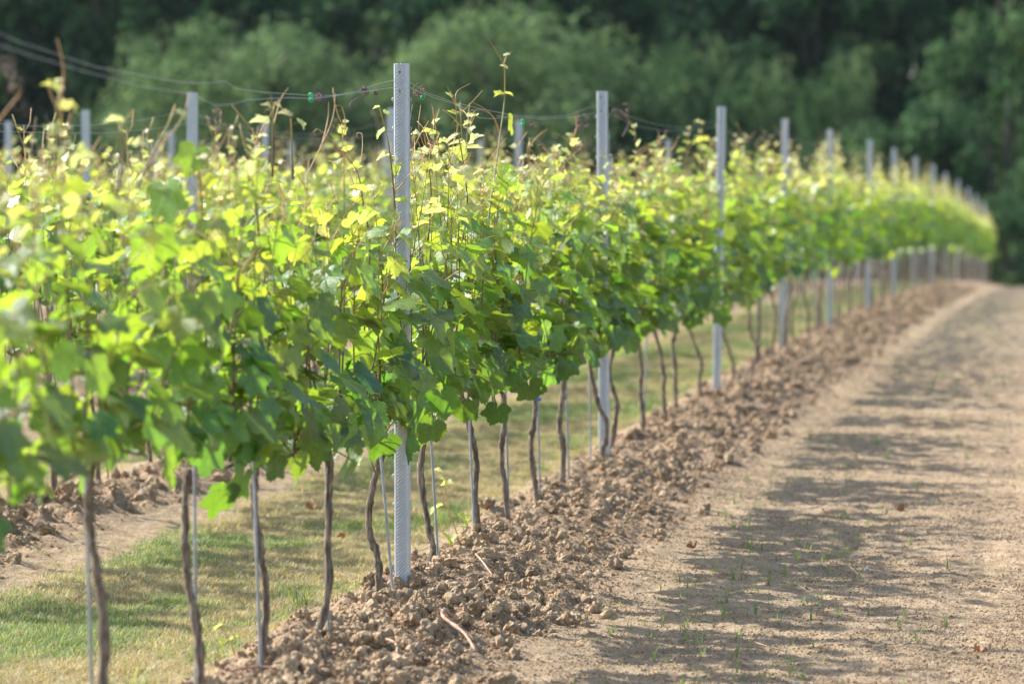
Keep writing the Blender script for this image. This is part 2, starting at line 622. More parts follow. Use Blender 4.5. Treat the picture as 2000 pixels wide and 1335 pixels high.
cov = np.zeros((ny * nx, 4), 'f'); cov[:, 3] = 1
for i in range(0, ny, 100):
    sl_ = slice(i * nx, min(i + 100, ny) * nx)
    gx, gy = GX[i:i + 100].ravel(), GY[i:i + 100].ravel()
    cov[sl_, 0] = mound_mask(gx, gy)
    cov[sl_, 1] = grass_mask(gx, gy)
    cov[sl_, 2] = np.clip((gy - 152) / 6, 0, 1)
at = me.attributes.new('cover', 'FLOAT_COLOR', 'POINT')
at.data.foreach_set('color', cov.ravel())
ground = link('ground', me)
tag(ground, 'tan vineyard soil with tilled alley, cloddy row banks and mown grass strips', kind='structure')


# ------------------------------------------------------------------ scatter (stuff) by geometry nodes
def scatter(name, pts, rot, scl, idx, variants, label):
    coll = bpy.data.collections.new(name + '_variants')
    for k, v in enumerate(variants):
        o = bpy.data.objects.new('%s_%02d' % (name, k), v)
        coll.objects.link(o)
    n = len(pts)
    me = bpy.data.meshes.new(name)
    me.vertices.add(n)
    me.vertices.foreach_set('co', np.asarray(pts, 'f').ravel())
    a = me.attributes.new('rot', 'FLOAT_VECTOR', 'POINT'); a.data.foreach_set('vector', np.asarray(rot, 'f').ravel())
    a = me.attributes.new('scl', 'FLOAT_VECTOR', 'POINT'); a.data.foreach_set('vector', np.asarray(scl, 'f').ravel())
    a = me.attributes.new('vid', 'INT', 'POINT'); a.data.foreach_set('value', np.asarray(idx, 'i').ravel())
    o = link(name, me)
    g = bpy.data.node_groups.new(name, 'GeometryNodeTree')
    g.interface.new_socket('Geometry', in_out='INPUT', socket_type='NodeSocketGeometry')
    g.interface.new_socket('Geometry', in_out='OUTPUT', socket_type='NodeSocketGeometry')
    gi = g.nodes.new('NodeGroupInput'); go = g.nodes.new('NodeGroupOutput')
    ip = g.nodes.new('GeometryNodeInstanceOnPoints')
    ci = g.nodes.new('GeometryNodeCollectionInfo')
    ci.inputs['Collection'].default_value = coll
    ci.inputs['Separate Children'].default_value = True
    ci.inputs['Reset Children'].default_value = True
    g.links.new(gi.outputs[0], ip.inputs['Points'])
    g.links.new(ci.outputs[0], ip.inputs['Instance'])
    ip.inputs['Pick Instance'].default_value = True
    for nm, dt, sock in (('rot', 'FLOAT_VECTOR', 'Rotation'), ('scl', 'FLOAT_VECTOR', 'Scale'), ('vid', 'INT', 'Instance Index')):
        na = g.nodes.new('GeometryNodeInputNamedAttribute')
        na.data_type = dt
        na.inputs['Name'].default_value = nm
        src = na.outputs['Attribute']
        if nm == 'rot':
            er = g.nodes.new('FunctionNodeEulerToRotation')
            g.links.new(src, er.inputs[0]); src = er.outputs[0]
        g.links.new(src, ip.inputs[sock])
    g.links.new(ip.outputs[0], go.inputs[0])
    md = o.modifiers.new('scatter', 'NODES'); md.node_group = g
    tag(o, label, kind='stuff')
    return o


rs = np.random.RandomState(7)
rng = random.Random(11)


def lump_mesh(name, seed, sub, m_, squash=.75, rough=.35):
    bm = bmesh.new()
    bmesh.ops.create_icosphere(bm, subdivisions=sub, radius=.5)
    r = random.Random(seed)
    cuts = [(Vector((r.gauss(0, 1), r.gauss(0, 1), r.gauss(0, 1))).normalized(), r.uniform(.28, .42)) for _ in range(7)]
    off = r.uniform(0, 90)
    for v in bm.verts:
        p = v.co.copy()
        for nrm, d in cuts:
            k = p.dot(nrm)
            if k > d:
                p -= nrm * (k - d) * .85
        q = p * 4
        nn = float(vnoise(np.array([q.x + off + q.z * .7]), np.array([q.y - off + q.z]), seed)[0]) - .5
        q = p * 11
        n2 = float(vnoise(np.array([q.x + off + q.z]), np.array([q.y - q.z]), seed + 3)[0]) - .5
        p *= 1 + rough * nn + rough * .55 * n2
        p.z *= squash
        v.co = p
    me = bpy.data.meshes.new(name)
    bm.to_mesh(me); bm.free()
    me.materials.append(m_)
    me.polygons.foreach_set('use_smooth', [sub > 2] * len(me.polygons))
    return me




def aggregate_mesh(name, seed, count, m_):
    """a crumbly clod: several rough lumps grown together"""
    r = random.Random(seed)
    bm = bmesh.new()
    for k in range(count):
        part = lump_mesh('lump', seed * 40 + k, 2, m_, .85, .9)
        a = r.uniform(0, 6.28); q = .34 * math.sqrt(r.random()) if k else 0
        sc = r.uniform(.28, .55) if k else .72
        mx = Matrix.Translation((q * math.cos(a), q * math.sin(a), r.uniform(-.08, .20) if k else 0)) @ Euler((r.uniform(0, 6), r.uniform(0, 6), 0)).to_matrix().to_4x4() @ Matrix.Scale(sc, 4)
        part.transform(mx)
        bm.from_mesh(part)
        bpy.data.meshes.remove(part)
    me = bpy.data.meshes.new(name)
    bm.to_mesh(me); bm.free()
    me.materials.append(m_)
    return me


clods = [aggregate_mesh('clod', s, 7 + s % 4, M['clod']) for s in range(12)]
crumbs = [lump_mesh('crumb', 20 + s, 1, M['crumb'], .8, .6) for s in range(6)]


def scatter_clods():
    n = 290000
    y = 9.8 + 50 * rs.rand(n) ** 1.9
    k = rs.choice([0, 1, 2], n, p=[.66, .26, .08])
    o = np.where(rs.rand(n) < .82, rs.rand(n) * .85, -rs.rand(n) * .3)
    x = -2.466 - 2.24 * k + o
    mm = mound_mask(x, y)
    keep = (rs.rand(n) < mm ** 2 * .95) & (x > -.02 * y - .36 * y)
    x, y = x[keep], y[keep]
    n = len(x)
    s = (.0035 + .010 * rs.rand(n) ** 2.5 + .085 * rs.rand(n) ** 45) * np.where(x < -3.4, 1.35, 1)
    s = s * (1 + .3 * np.clip((y - 20) / 20, 0, 1))
    z = ground_z(x, y) + s * .12
    return np.stack([x, y, z], 1), rs.rand(n, 3) * 6.28 * np.array([.15, .15, 1]), np.stack([s, s * (.8 + .4 * rs.rand(n)), s], 1), rs.randint(0, 12, n)


scatter('soil_clods', *scatter_clods(), clods, 'loose crumbly clods of earth heaped along the vine rows')

n = 330000
y = 9.8 + 22 * rs.rand(n) ** 1.7
x = -2.0 + 2.9 * rs.rand(n)
s = .003 + .011 * rs.rand(n) ** 3.0
keep = rs.rand(n) < np.clip(fbm(x * 2.2, y * 2.2, 81, 3) * 2.4 - .45, .12, 1)
x, y, s = x[keep], y[keep], s[keep]
scatter('soil_crumbs', np.stack([x, y, ground_z(x, y) + s * .1], 1), rs.rand(len(x), 3) * 6.28, np.stack([s, s, s * .8], 1), rs.randint(0, 6, len(x)), crumbs, 'small crumbs of dry soil strewn over the tilled alley')
n = 260
y = 9.8 + 26 * rs.rand(n) ** 1.5
x = -2.3 + 2.4 * rs.rand(n)
s = .008 + .022 * rs.rand(n) ** 3
stones = [lump_mesh('pebble', 50 + k, 2, M['stone'], .6, .2) for k in range(4)]
scatter('pebbles', np.stack([x, y, ground_z(x, y) + s * .15], 1), rs.rand(n, 3) * np.array([.6, .6, 6.28]), np.stack([s, s * .8, s], 1), rs.randint(0, 4, n), stones, 'pale flint pebbles lying about the tilled alley')


def tuft_mesh(name, seed, m_, blades, h, spread, lean, w=.0035):
    r = random.Random(seed)
    mb = MB()
    for _ in range(blades):
        a = r.uniform(0, 6.28); q = spread * math.sqrt(r.random())
        bx, by = q * math.cos(a), q * math.sin(a)
        hh = h * r.uniform(.45, 1.15); la = r.uniform(0, 6.28); ln = lean * r.uniform(.2, 1.2) * hh
        wx, wy = math.cos(la + 1.57) * w / 2 * r.uniform(.7, 1.2), math.sin(la + 1.57) * w / 2
        v = []
        for t in (0, .5, 1):
            cx = bx + math.cos(la) * ln * t * t; cy_ = by + math.sin(la) * ln * t * t
            cz = hh * t * (1 - .25 * lean * t)
            k = 1 - t * .93
            v += [(cx - wx * k, cy_ - wy * k, cz), (cx + wx * k, cy_ + wy * k, cz)]
        mb.add(v, [(0, 1, 3, 2), (2, 3, 5, 4)])
    return mb.mesh(name, [m_])


tg = [tuft_mesh('tuft', 100 + k, M['grass_green'], 12, .032, .035, .8) for k in range(5)]
td = [tuft_mesh('tuft', 120 + k, M['grass_dry'], 12, .032, .04, 1.6) for k in range(5)]
tl = [tuft_mesh('tuft', 140 + k, M['grass_green'], 16, .13, .035, .9, .0045) for k in range(4)]


def scatter_grass():
    n = 190000
    y = 9.7 + 80 * rs.rand(n) ** 1.75
    k = rs.choice([0, 1, 2, 3], n, p=[.62, .2, .1, .08])
    x = -2.466 - 2.24 * k - .15 - rs.rand(n) * 1.6
    g = grass_mask(x, y)
    keep = (rs.rand(n) < g) & (x > -.39 * y)
    x, y = x[keep], y[keep]
    o = row_offset(x)
    n = len(x)
    edge = np.clip(np.abs(np.where(o < 0, o + .75, o - .75 - .0) * 0 + (np.where(o < 0, -o, 2.24 - o) - .72)) / .45, 0, 1)
    gr = fbm(x * 1.6, y * 1.2, 90, 3)
    pg = np.clip((gr - .53) * 4.5 + .04 + .32 * edge, .06, .72)
    green = rs.rand(n) < pg
    idx = np.where(green, rs.randint(0, 5, n), 5 + rs.randint(0, 5, n))
    # long tufts by the row-1 edge
    dist = np.where(o < 0, -o, 2.24 - o)
    tall = green & (dist < .46) & (rs.rand(n) < .14) & (fbm(x * 1.8, y * 1.1, 95, 2) > .5)
    idx = np.where(tall, 10 + rs.randint(0, 4, n), idx)
    s = (.7 + .6 * rs.rand(n)) * (1 + np.clip((y - 20) / 30, 0, 1.2))
    # thin straw litter over the bare strips beside the grass
    m2 = 26000
    y2 = 9.7 + 40 * rs.rand(m2) ** 1.7
    x2 = -2.466 - 2.24 * rs.choice([0, 1], m2, p=[.75, .25]) - .15 - rs.rand(m2) * 1.75
    kp = (grass_mask(x2, y2) < .5) & (mound_mask(x2, y2) < .5) & (fbm(x2 * 3, y2 * 3, 99, 3) > .44) & (x2 > -.39 * y2)
    x2, y2 = x2[kp], y2[kp]; m2 = len(x2)
    x = np.concatenate([x, x2]); y = np.concatenate([y, y2])
    idx = np.concatenate([idx, np.where(rs.rand(m2) < .12, 0, 5 + rs.randint(0, 5, m2))])
    s = np.concatenate([s, .35 + .35 * rs.rand(m2)])
    n = len(x)
    return np.stack([x, y, ground_z(x, y) - .003], 1), np.stack([rs.rand(n) * .3 - .15, rs.rand(n) * .3 - .15, rs.rand(n) * 6.28], 1), np.stack([s, s, s], 1), idx


scatter('grass', *scatter_grass(), tg + td + tl, 'short mown grass, part green and part straw dry, between the vine rows')

# seedlings: tiny green sprouts on the alley
sd = [tuft_mesh('sprout', 160 + k, M['grass_green'], 3 + k % 3, .035 + .01 * (k % 3), .012, .45, .005) for k in range(5)]
n = 1500
y = 9.9 + 38 * rs.rand(n) ** 1.6
x = np.where(rs.rand(n) < .75, -1.25 + .33 * rs.randn(n), -2.0 + 2 * rs.rand(n))
keep = (mound_mask(x, y) < .3) & (fbm(x * 3, y * 2, 97, 2) > .44)
x, y = x[keep], y[keep]; n = len(x)
s = (.5 + .9 * rs.rand(n))
scatter('seedlings', np.stack([x, y, ground_z(x, y) - .002], 1), np.stack([x * 0, x * 0, rs.rand(n) * 6.28], 1), np.stack([s, s, s], 1), rs.randint(0, 5, n), sd, 'thin green seedlings sprouting from the bare alley')


# ------------------------------------------------------------------ grape leaves
def leaf_radius(a, serr=True, seed=0):
    """outline radius over the angle from the tip; a in degrees, >= 0"""
    kn = [(0, 1.0), (9, .93), (20, .80), (29, .68), (38, .74), (50, .90), (57, .92), (66, .84), (78, .70), (88, .64), (98, .68), (110, .76), (120, .75), (135, .64), (152, .55), (165, .46), (173, .26), (180, .05)]
    for (a0, r0), (a1, r1) in zip(kn, kn[1:]):
        if a <= a1:
            return r0 + (r1 - r0) * (a - a0) / (a1 - a0)
    return .05


def leaf_arrays(seed, droop, fold, wave, hi=True, cup=0.0, depth=1.0):
    """verts (node at origin, petiole along +Y, blade beyond), faces, uv, material index"""
    r = random.Random(seed)
    step = 6.0 if hi else 24.0
    angs = list(np.arange(-180 + step / 2, 180, step)) if hi else [-168, -118, -88, -56, -30, 0, 30, 56, 88, 118, 168]
    ph = r.uniform(0, 6.28); amp = [r.uniform(.6, 1.4) for _ in range(4)]
    asym = r.uniform(-.06, .06)
    petl = .55
    v = []; uv = []

    def shape(px, py):
        rr = math.hypot(px, py); a = math.atan2(px, py)
        z = -fold * abs(px) * .9 * (1 if fold > 0 else 1) if False else fold * abs(px)
        z += wave * (rr ** 2) * (math.sin(a * 3 + ph) * amp[0] + .6 * math.sin(a * 5 + ph * 2) * amp[1])
        z -= cup * rr * rr
        # tip curls down
        z -= .30 * max(0, py) ** 2 * amp[2]
        y_, z_ = py, z
        c_, s_ = math.cos(droop), math.sin(droop)
        return (px, petl + y_ * c_ + z_ * s_, -y_ * s_ + z_ * c_)

    fr = ([.34, .70, 1.0] if hi else [1.0])
    v.append(shape(0, 0)); uv.append((0, 0))
    for q in fr:
        for k, a in enumerate(angs):
            R = leaf_radius(abs(a)) * .56
            R = .56 * (leaf_radius(abs(a)) ** depth) if depth != 1 else R
            if hi and q == 1.0:
                R *= 1 + (.055 if k % 2 else -.045) * (1 if abs(a) < 160 else .3) + r.uniform(-.015, .015)
            if q < 1:
                R = R * .55 + .56 * .62 * .45 * min(1, (185 - abs(a)) / 40)
            R *= 1 + asym * (1 if a > 0 else -1)
            ar = math.radians(a)
            px, py = R * q * math.sin(ar), R * q * math.cos(ar)
            v.append(shape(px, py)); uv.append((px, py))
    m_ = len(angs)
    f = []; mi = []
    for k in range(m_ - 1):
        f.append((0, 1 + k + 1, 1 + k)); mi.append(0)
    for q in range(len(fr) - 1):
        for k in range(m_ - 1):
            a = 1 + q * m_ + k; f.append((a, a + 1, a + 1 + m_, a + m_)); mi.append(0)
    # petiole: thin 3-sided stalk
    if hi:
        base = len(v)
        for t in (0, .5, 1):
            for k in range(3):
                a = 2.09 * k; rr = .017
                v.append((rr * math.cos(a), petl * t, rr * math.sin(a) + .05 * math.sin(t * 3.14))); uv.append((0, 0))
        for q in range(2):
            for k in range(3):
                a = base + q * 3 + k; b_ = base + q * 3 + (k + 1) % 3
                f.append((a, b_, b_ + 3, a + 3)); mi.append(1)
    return np.array(v), f, uv, mi


def leaf_mesh(seed, **kw):
    v, f, uv, mi = leaf_arrays(seed, **kw)
    me = bpy.data.meshes.new('leaf')
    me.from_pydata(v.tolist(), [], f)
    me.materials.append(M['leaf']); me.materials.append(M['shoot'])
    me.polygons.foreach_set('material_index', mi)
    me.polygons.foreach_set('use_smooth', [True] * len(f))
    ul = me.uv_layers.new(name='blade')
    idx = np.empty(len(me.loops), 'i'); me.loops.foreach_get('vertex_index', idx)
    ul.data.foreach_set('uv', np.array(uv, 'f')[idx].ravel())
    a = me.attributes.new('leafdata', 'FLOAT_COLOR', 'POINT')
    a.data.foreach_set('color', np.tile(np.array([.62, .5, .5, 1], 'f'), len(v)))
    me.update()
    return me


D = math.radians
mat_leaves = [leaf_mesh(200 + k, droop=D(rng.uniform(25, 85)), fold=rng.uniform(-.12, .22), wave=rng.uniform(.12, .3), cup=rng.uniform(0, .35)) for k in range(14)]
yng_leaves = [leaf_mesh(240 + k, droop=D(rng.uniform(-10, 50)), fold=rng.uniform(.25, .8), wave=rng.uniform(.15, .4), cup=rng.uniform(-.3, .4)) for k in range(8)]
low_mat = [leaf_arrays(260 + k, droop=D(rng.uniform(25, 85)), fold=rng.uniform(-.12, .22), wave=.2, hi=False, cup=.1) for k in range(8)]
low_yng = [leaf_arrays(280 + k, droop=D(rng.uniform(-10, 50)), fold=rng.uniform(.2, .7), wave=.2, hi=False) for k in range(6)]


def gen_vine(r, n_shoots=11, dens=1.0, span=.92, lift=0.0, tallp=.14, low=0):
    """leaves: (pos, az, pitch, roll, size, age, rnd, val); shoots: (pts, radii); tendrils: pts. Local frame: y along the row."""
    leaves, shoots, tendrils = [], [], []
    for k in range(n_shoots):
        y0 = (k + .5) / n_shoots * span - span / 2 + r.uniform(-.04, .04)
        top = r.gauss(1.42, .10)
        if r.random() < tallp:
            top = r.uniform(1.52, 1.76)
        x0 = r.uniform(-.03, .03); z0 = .62 + lift
        lx = r.gauss(0, .07); ly = r.gauss(0, .10)
        if r.random() < .14:
            lx *= 2.6; top -= .15
        pts = []
        nn = 10
        ph = r.uniform(0, 6.28)
        for i in range(nn + 1):
            t = i / nn
            pts.append((x0 + lx * t ** 1.2 + .014 * math.sin(ph + 5 * t), y0 + ly * t + .016 * math.cos(ph + 6 * t), z0 + (top - z0) * t))
        rad = [.0042 * (1 - .72 * i / nn) for i in range(nn + 1)]
        shoots.append((pts, rad))
        L = top - z0
        s = .02 + r.uniform(0, .05); side = r.choice((-1, 1))
        while s < L:
            t = s / L
            i = min(int(t * nn), nn - 1); u = t * nn - i
            p = [pts[i][q] * (1 - u) + pts[i + 1][q] * u for q in range(3)]
            z = p[2]
            hfrac = (z - .62) / .85
            size = (.154 - .02 * abs(hfrac - .3)) * r.uniform(.72, 1.15)
            tip = min(1, (L - s) / (.26 if top < 1.5 else .52))
            size *= .20 + .80 * tip ** .8
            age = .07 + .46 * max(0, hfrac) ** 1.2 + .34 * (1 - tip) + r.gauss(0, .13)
            az = -side * math.pi / 2 + r.gauss(0, .75)
            pitch = D(r.uniform(0, 50)) if tip > .5 else D(r.uniform(20, 70))
            if r.random() < dens:
                leaves.append((p, az, pitch, r.gauss(0, .35), size, min(1, max(0, age)), r.random(), r.random()))
            # lateral leaves thicken the wall low down
            if z < 1.12 and r.random() < .26 * dens:
                q = (p[0] + side * r.uniform(-.05, .10), p[1] + r.uniform(-.05, .05), z + r.uniform(-.04, .05))
                leaves.append((q, az + r.gauss(0, 1), D(r.uniform(0, 50)), r.gauss(0, .4), size * r.uniform(.6, .95), min(1, max(0, age + r.uniform(-.1, .25))), r.random(), r.random()))
            if t > .45 and r.random() < .62:
                d = Vector((side * -1 * r.uniform(.3, 1), r.uniform(-.8, .8), r.uniform(.7, 1.8))).normalized()
                ln = r.uniform(.06, .15); bend = Vector((r.uniform(-1, 1), r.uniform(-1, 1), r.uniform(-.6, .6)))
                tp = [Vector(p) + d * ln * q + bend * ln * .35 * q * q for q in (0, .25, .5, .75, 1)]
                if r.random() < .4:
                    e = tp[-1]; rr = .012; dd = (tp[-1] - tp[-2]).normalized(); w = Vector((-dd.z, dd.y * .3, dd.x)).normalized()
                    tp += [e + w * rr * (1 - math.cos(a)) + dd * rr * math.sin(a) for a in (1, 2.2, 3.4, 4.6, 5.8)]
                tendrils.append(tp)
            s += r.uniform(.066, .102) * (.6 + .4 * tip)
            side = -side
    # hanging leaves at the base of the wall
    for k in range(int(11 * dens)):
        p = (r.gauss(0, .07), r.uniform(-span / 2, span / 2), r.uniform(.60, .80) + lift)
        leaves.append((p, -r.choice((-1, 1)) * math.pi / 2 + r.gauss(0, .9), D(r.uniform(-35, 15)), r.gauss(0, .3), r.uniform(.10, .15), max(0, r.gauss(.08, .08)), r.random(), r.random()))
    for k in range(low):
        p = (r.gauss(.03, .07), r.uniform(-span / 2, span / 2), r.uniform(.61, .75))
        leaves.append((p, -math.pi / 2 + r.gauss(-.5, .8), D(r.uniform(-45, 0)), r.gauss(0, .3), r.uniform(.11, .16), max(0, r.gauss(.05, .06)), r.random(), r.random()))
    return leaves, shoots, tendrils


def leaf_matrix(p, az, pitch, roll, size):
    return Matrix.Translation(p) @ Matrix.Rotation(az, 4, 'Z') @ Matrix.Rotation(pitch, 4, 'X') @ Matrix.Rotation(roll, 4, 'Y') @ Matrix.Scale(size, 4)


def shoot_into(mb, pts, rad, sides=5):
    n = len(pts)
    zt = pts[-1][2]; z0 = pts[0][2]
    d = [(min(1, .05 + .9 * (i / (n - 1)) ** 1.6), .5, .5) for i in range(n)]
    mb.tube(pts, rad, sides, d)


def knobby(r, pts, rad, n=44):
    path = smooth_path(pts, n)
    knots = [r.uniform(.10, .95) for _ in range(6)]
    rr = []
    for i in range(n):
        t = i / (n - 1)
        k = 1 + .42 * max(0, 1 - min(abs(t - q) for q in knots) / .028) + r.uniform(-.09, .09)
        k *= 1.18 - .22 * t + (.35 * max(0, .06 - t) / .06)
        rr.append(rad * k)
    out = []
    for i, p in enumerate(path):
        out.append(Vector(p) + Vector((r.gauss(0, .0012), r.gauss(0, .0012), 0)))
    return out, rr


def trunk_mesh(r, pts, rad=.0135, arms=True):
    mb = MB()
    p, rr = knobby(r, pts, rad)
    mb.tube(p, rr, 11, wob=.13, rng=r)
    return mb.mesh('trunk', [M['bark']])


def cane_mesh(r, head, span=.46, sign=1):
    mb = MB()
    pts = [head, (head[0], head[1] + .05 * sign, head[2] + .07), (0.0, sign * .16, .66), (0.01, sign * span * .75, .635), (-.01, sign * span, .62)]
    p = smooth_path(pts, 14)
    mb.tube(p, [.007 - .00025 * i for i in range(14)], 6, wob=.08, rng=r)
    return mb.mesh('cane', [M['bark']])


# ---- row 1, near: every leaf an object
KNOWN = {  # trunk pixel polylines read off the photograph (first pair = top)
    190: [(165, 915), (172, 1010), (178, 1120), (192, 1250), (203, 1420)],
    380: [(353, 930), (352, 1020), (366, 1130), (376, 1240), (392, 1400)],
    505: [(490, 905), (500, 990), (514, 1080), (513, 1180), (506, 1300)],
    618: [(637, 885), (648, 965), (645, 1055), (634, 1150), (612, 1232)],
    738: [(744, 868), (728, 960), (726, 1040), (733, 1100), (739, 1150)],
    850: [(829, 850), (829, 930), (833, 1010), (840, 1070), (852, 1128)],
    935: [(908, 765), (918, 850), (931, 910), (934, 985), (937, 1062)],
    990: [(976, 740), (984, 810), (986, 880), (985, 950), (991, 1018)],
    1047: [(1040, 735), (1043, 800), (1043, 870), (1044, 920), (1049, 972)],
    1096: [(1097, 715), (1099, 770), (1096, 830), (1096, 880), (1096, 935)],
    1165: [(1152, 670), (1158, 730), (1170, 790), (1176, 830), (1163, 892)],
    1195: [(1197, 670), (1194, 730), (1199, 780), (1197, 825), (1194, 872)],
    1254: [(1248, 660), (1252, 720), (1255, 760), (1254, 800), (1256, 848)],
    1300: [(1289, 640), (1293, 690), (1297, 740), (1300, 770), (1302, 825)],
    1320: [(1323, 640), (1320, 680), (1319, 720), (1322, 770), (1326, 812)],
    1370: [(1358, 630), (1364, 670), (1369, 710), (1370, 745), (1374, 788)],
    1428: [(1412, 610), (1422, 650), (1428, 690), (1430, 720), (1432, 756)],
    1465: [(1462, 600), (1464, 640), (1468, 680), (1466, 705), (1462, 738)],
}
STAKES = {190: (160, 170), 380: (372, 372), 505: (500, 510), 618: (632, 636), 738: (745, 770), 850: (838, 853), 935: (918, 928), 990: (986, 992), 1047: (1048, 1053), 1096: (1104, 1110), 1165: (1150, 1153), 1254: (1262, 1258)}
NEAR_WORDS = {
    -40: 'grapevine at the cut left edge of the front row, badly out of focus',
    190: 'blurred front row grapevine with leaning trunk, first trunk from the left',
    380: 'blurred front row grapevine with knobbly trunk bent at knee height, second from the left',
    505: 'front row grapevine whose steel stake crosses its trunk beside the yellowing sucker',
    618: 'front row grapevine with strongly bowed trunk that sweeps left at its foot',
    738: 'grapevine with S curved trunk just left of the sharp ribbed post',
    850: 'grapevine with slim leaning trunk just right of the sharp ribbed post',
    935: 'grapevine with dark trunk behind the small red stemmed sucker',
    990: 'straight trunked grapevine, third to the right of the sharp ribbed post',
    1047: 'grapevine with blue tie on its trunk under a hanging leaf',
    1096: 'thin straight grapevine between the blue tied vine and the second front row post',
    1165: 'grapevine with kinked trunk leaning against the second front row post',
    1195: 'grapevine close on the right of the second front row post',
    1254: 'slim grapevine standing alone midway after the second front row post',
    1300: 'softly blurred grapevine with dried shoot hanging down its trunk',
    1320: 'softly blurred grapevine with straight trunk before the third front row post',
    1370: 'softly blurred grapevine last before the third front row post',
    1428: 'grapevine with bent trunk first beyond the third front row post',
    1465: 'grapevine second beyond the third front row post',
}
X1 = ROWS[0]


def near_vine(key, pix, seed, first_y=None):
    r = random.Random(seed)
    if pix:
        y = row_y(pix[-1][0], X1)
    else:
        y = first_y
    z = gz(X1, y)
    root = link('grapevine', None)
    root.location = (X1, y, z)
    tag(root, NEAR_WORDS.get(key), 'grapevine', 'grapevines of the front row')
    if pix:
        pts = [on_plane(a, b_, X1) - Vector((X1, y, z)) for a, b_ in pix][::-1]
        pts[0].z = -.05
        # real trunks wander across the row too
        yoff = pts[0].y * .0
        pts = [Vector((p.x + .012 * math.sin(i * 2 + seed), p.y, p.z)) for i, p in enumerate(pts)]
        # a camera-side reading turned into a bend across the row rather than along it
        y0 = 0.0
        bent = []
        for p in pts:
            dx = (p.y - y0) * .19
            bent.append(Vector((dx + p.x, y0 + (p.y - y0) * 0.06, p.z)))
        pts = bent
    else:
        pts = [(0, 0, -.05), (.01, .02, .15), (-.015, 0, .3), (.01, .01, .45), (0, 0, .6)]
    pts[-1] = Vector(pts[-1])
    top = pts[-1]
    if top.z < .6:
        pts.append(Vector((top.x * .6, top.y * .7, .63)))
    elif key == -40:
        pts.append(Vector((0, 0, .75)))
    link('trunk', trunk_mesh(r, [tuple(p) for p in pts], .0106), root)
    hd = tuple(pts[-1])
    for sgn in (-1, 1):
        o = link('cane', cane_mesh(r, (hd[0], hd[1], min(hd[2], .64)), .44, sgn), root)
        o.location.z = {-40: .12, 190: .13, 380: .06, 505: .03}.get(key, 0.0)
    lf_ = {-40: .17, 190: .15, 380: .09, 505: .05}.get(key, 0.0)
    leaves, shoots, tendrils = gen_vine(r, 11, 1.0, .92, lf_, .27, 9 if lf_ == 0 else (6 if key == 505 else 0))
    hd = tuple(pts[-1])
    for pts_, rad in shoots:
        mb = MB(); shoot_into(mb, pts_, rad)
        link('shoot', mb.mesh('shoot', [M['shoot']], data=True), root)
    for tp in tendrils:
        mb = MB(); mb.tube(tp, [.0019 * (1 - .08 * i) for i in range(len(tp))], 4, (.9, .5, .5))
        link('tendril', mb.mesh('tendril', [M['shoot']], data=True), root)
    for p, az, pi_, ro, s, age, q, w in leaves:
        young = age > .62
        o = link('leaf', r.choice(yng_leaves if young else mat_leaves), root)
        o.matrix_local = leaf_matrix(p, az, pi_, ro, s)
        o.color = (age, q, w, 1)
    return root


near_roots = {}
sd_ = 500
for key in KNOWN:
    near_roots[key] = near_vine(key, KNOWN[key], sd_ + key)
y_first = near_roots[190].location.y
near_roots[-40] = near_vine(-40, None, 441, y_first - 1.02)
y_last = max(o.location.y for o in near_roots.values())


# ---- hand placed shoots and leaves round the sharp post
def custom_shoot(rootkey, pix, leaves=(), tend=(), rad=.0036, X=X1):
    root = near_roots[rootkey]
    o3 = root.location
    P = [on_plane(a, b_, X + .004 * k) - o3 for k, (a, b_) in enumerate(pix)]
    path = smooth_path([tuple(p) for p in P], 18)
    mb = MB()
    mb.tube(path, [rad * (1 - .6 * i / 17) for i in range(18)], 6, [(.15 + .8 * (i / 17), .5, .5) for i in range(18)])
    link('shoot', mb.mesh('shoot', [M['shoot']], data=True), root)
    for tp in tend:
        q = smooth_path([tuple(on_plane(a, b_, X) - o3) for a, b_ in tp], 14)
        mb = MB(); mb.tube(q, [.0019 * (1 - .045 * i) for i in range(14)], 5, (.95, .5, .5))
        link('tendril', mb.mesh('tendril', [M['shoot']], data=True), root)
    for k, (a, b_, size, age, azd, pit) in enumerate(leaves):
        pos = on_plane(a, b_, X) - o3
        s = size / (FPX / (pos + o3).dot(CF) if False else FPX / ((pos + o3 - CAM).dot(CF)))
        az = D(azd)
        d = Matrix.Rotation(az, 4, 'Z') @ Matrix.Rotation(D(pit), 4, 'X') @ Vector((0, .55 * s, 0))
        o = link('leaf', (yng_leaves if age > .62 else mat_leaves)[(k * 5 + int(a)) % (8 if age > .62 else 14)], root)
        o.matrix_local = leaf_matrix(pos - d, az, D(pit), rng.gauss(0, .2), s)
        o.color = (age, rng.random(), rng.random(), 1)


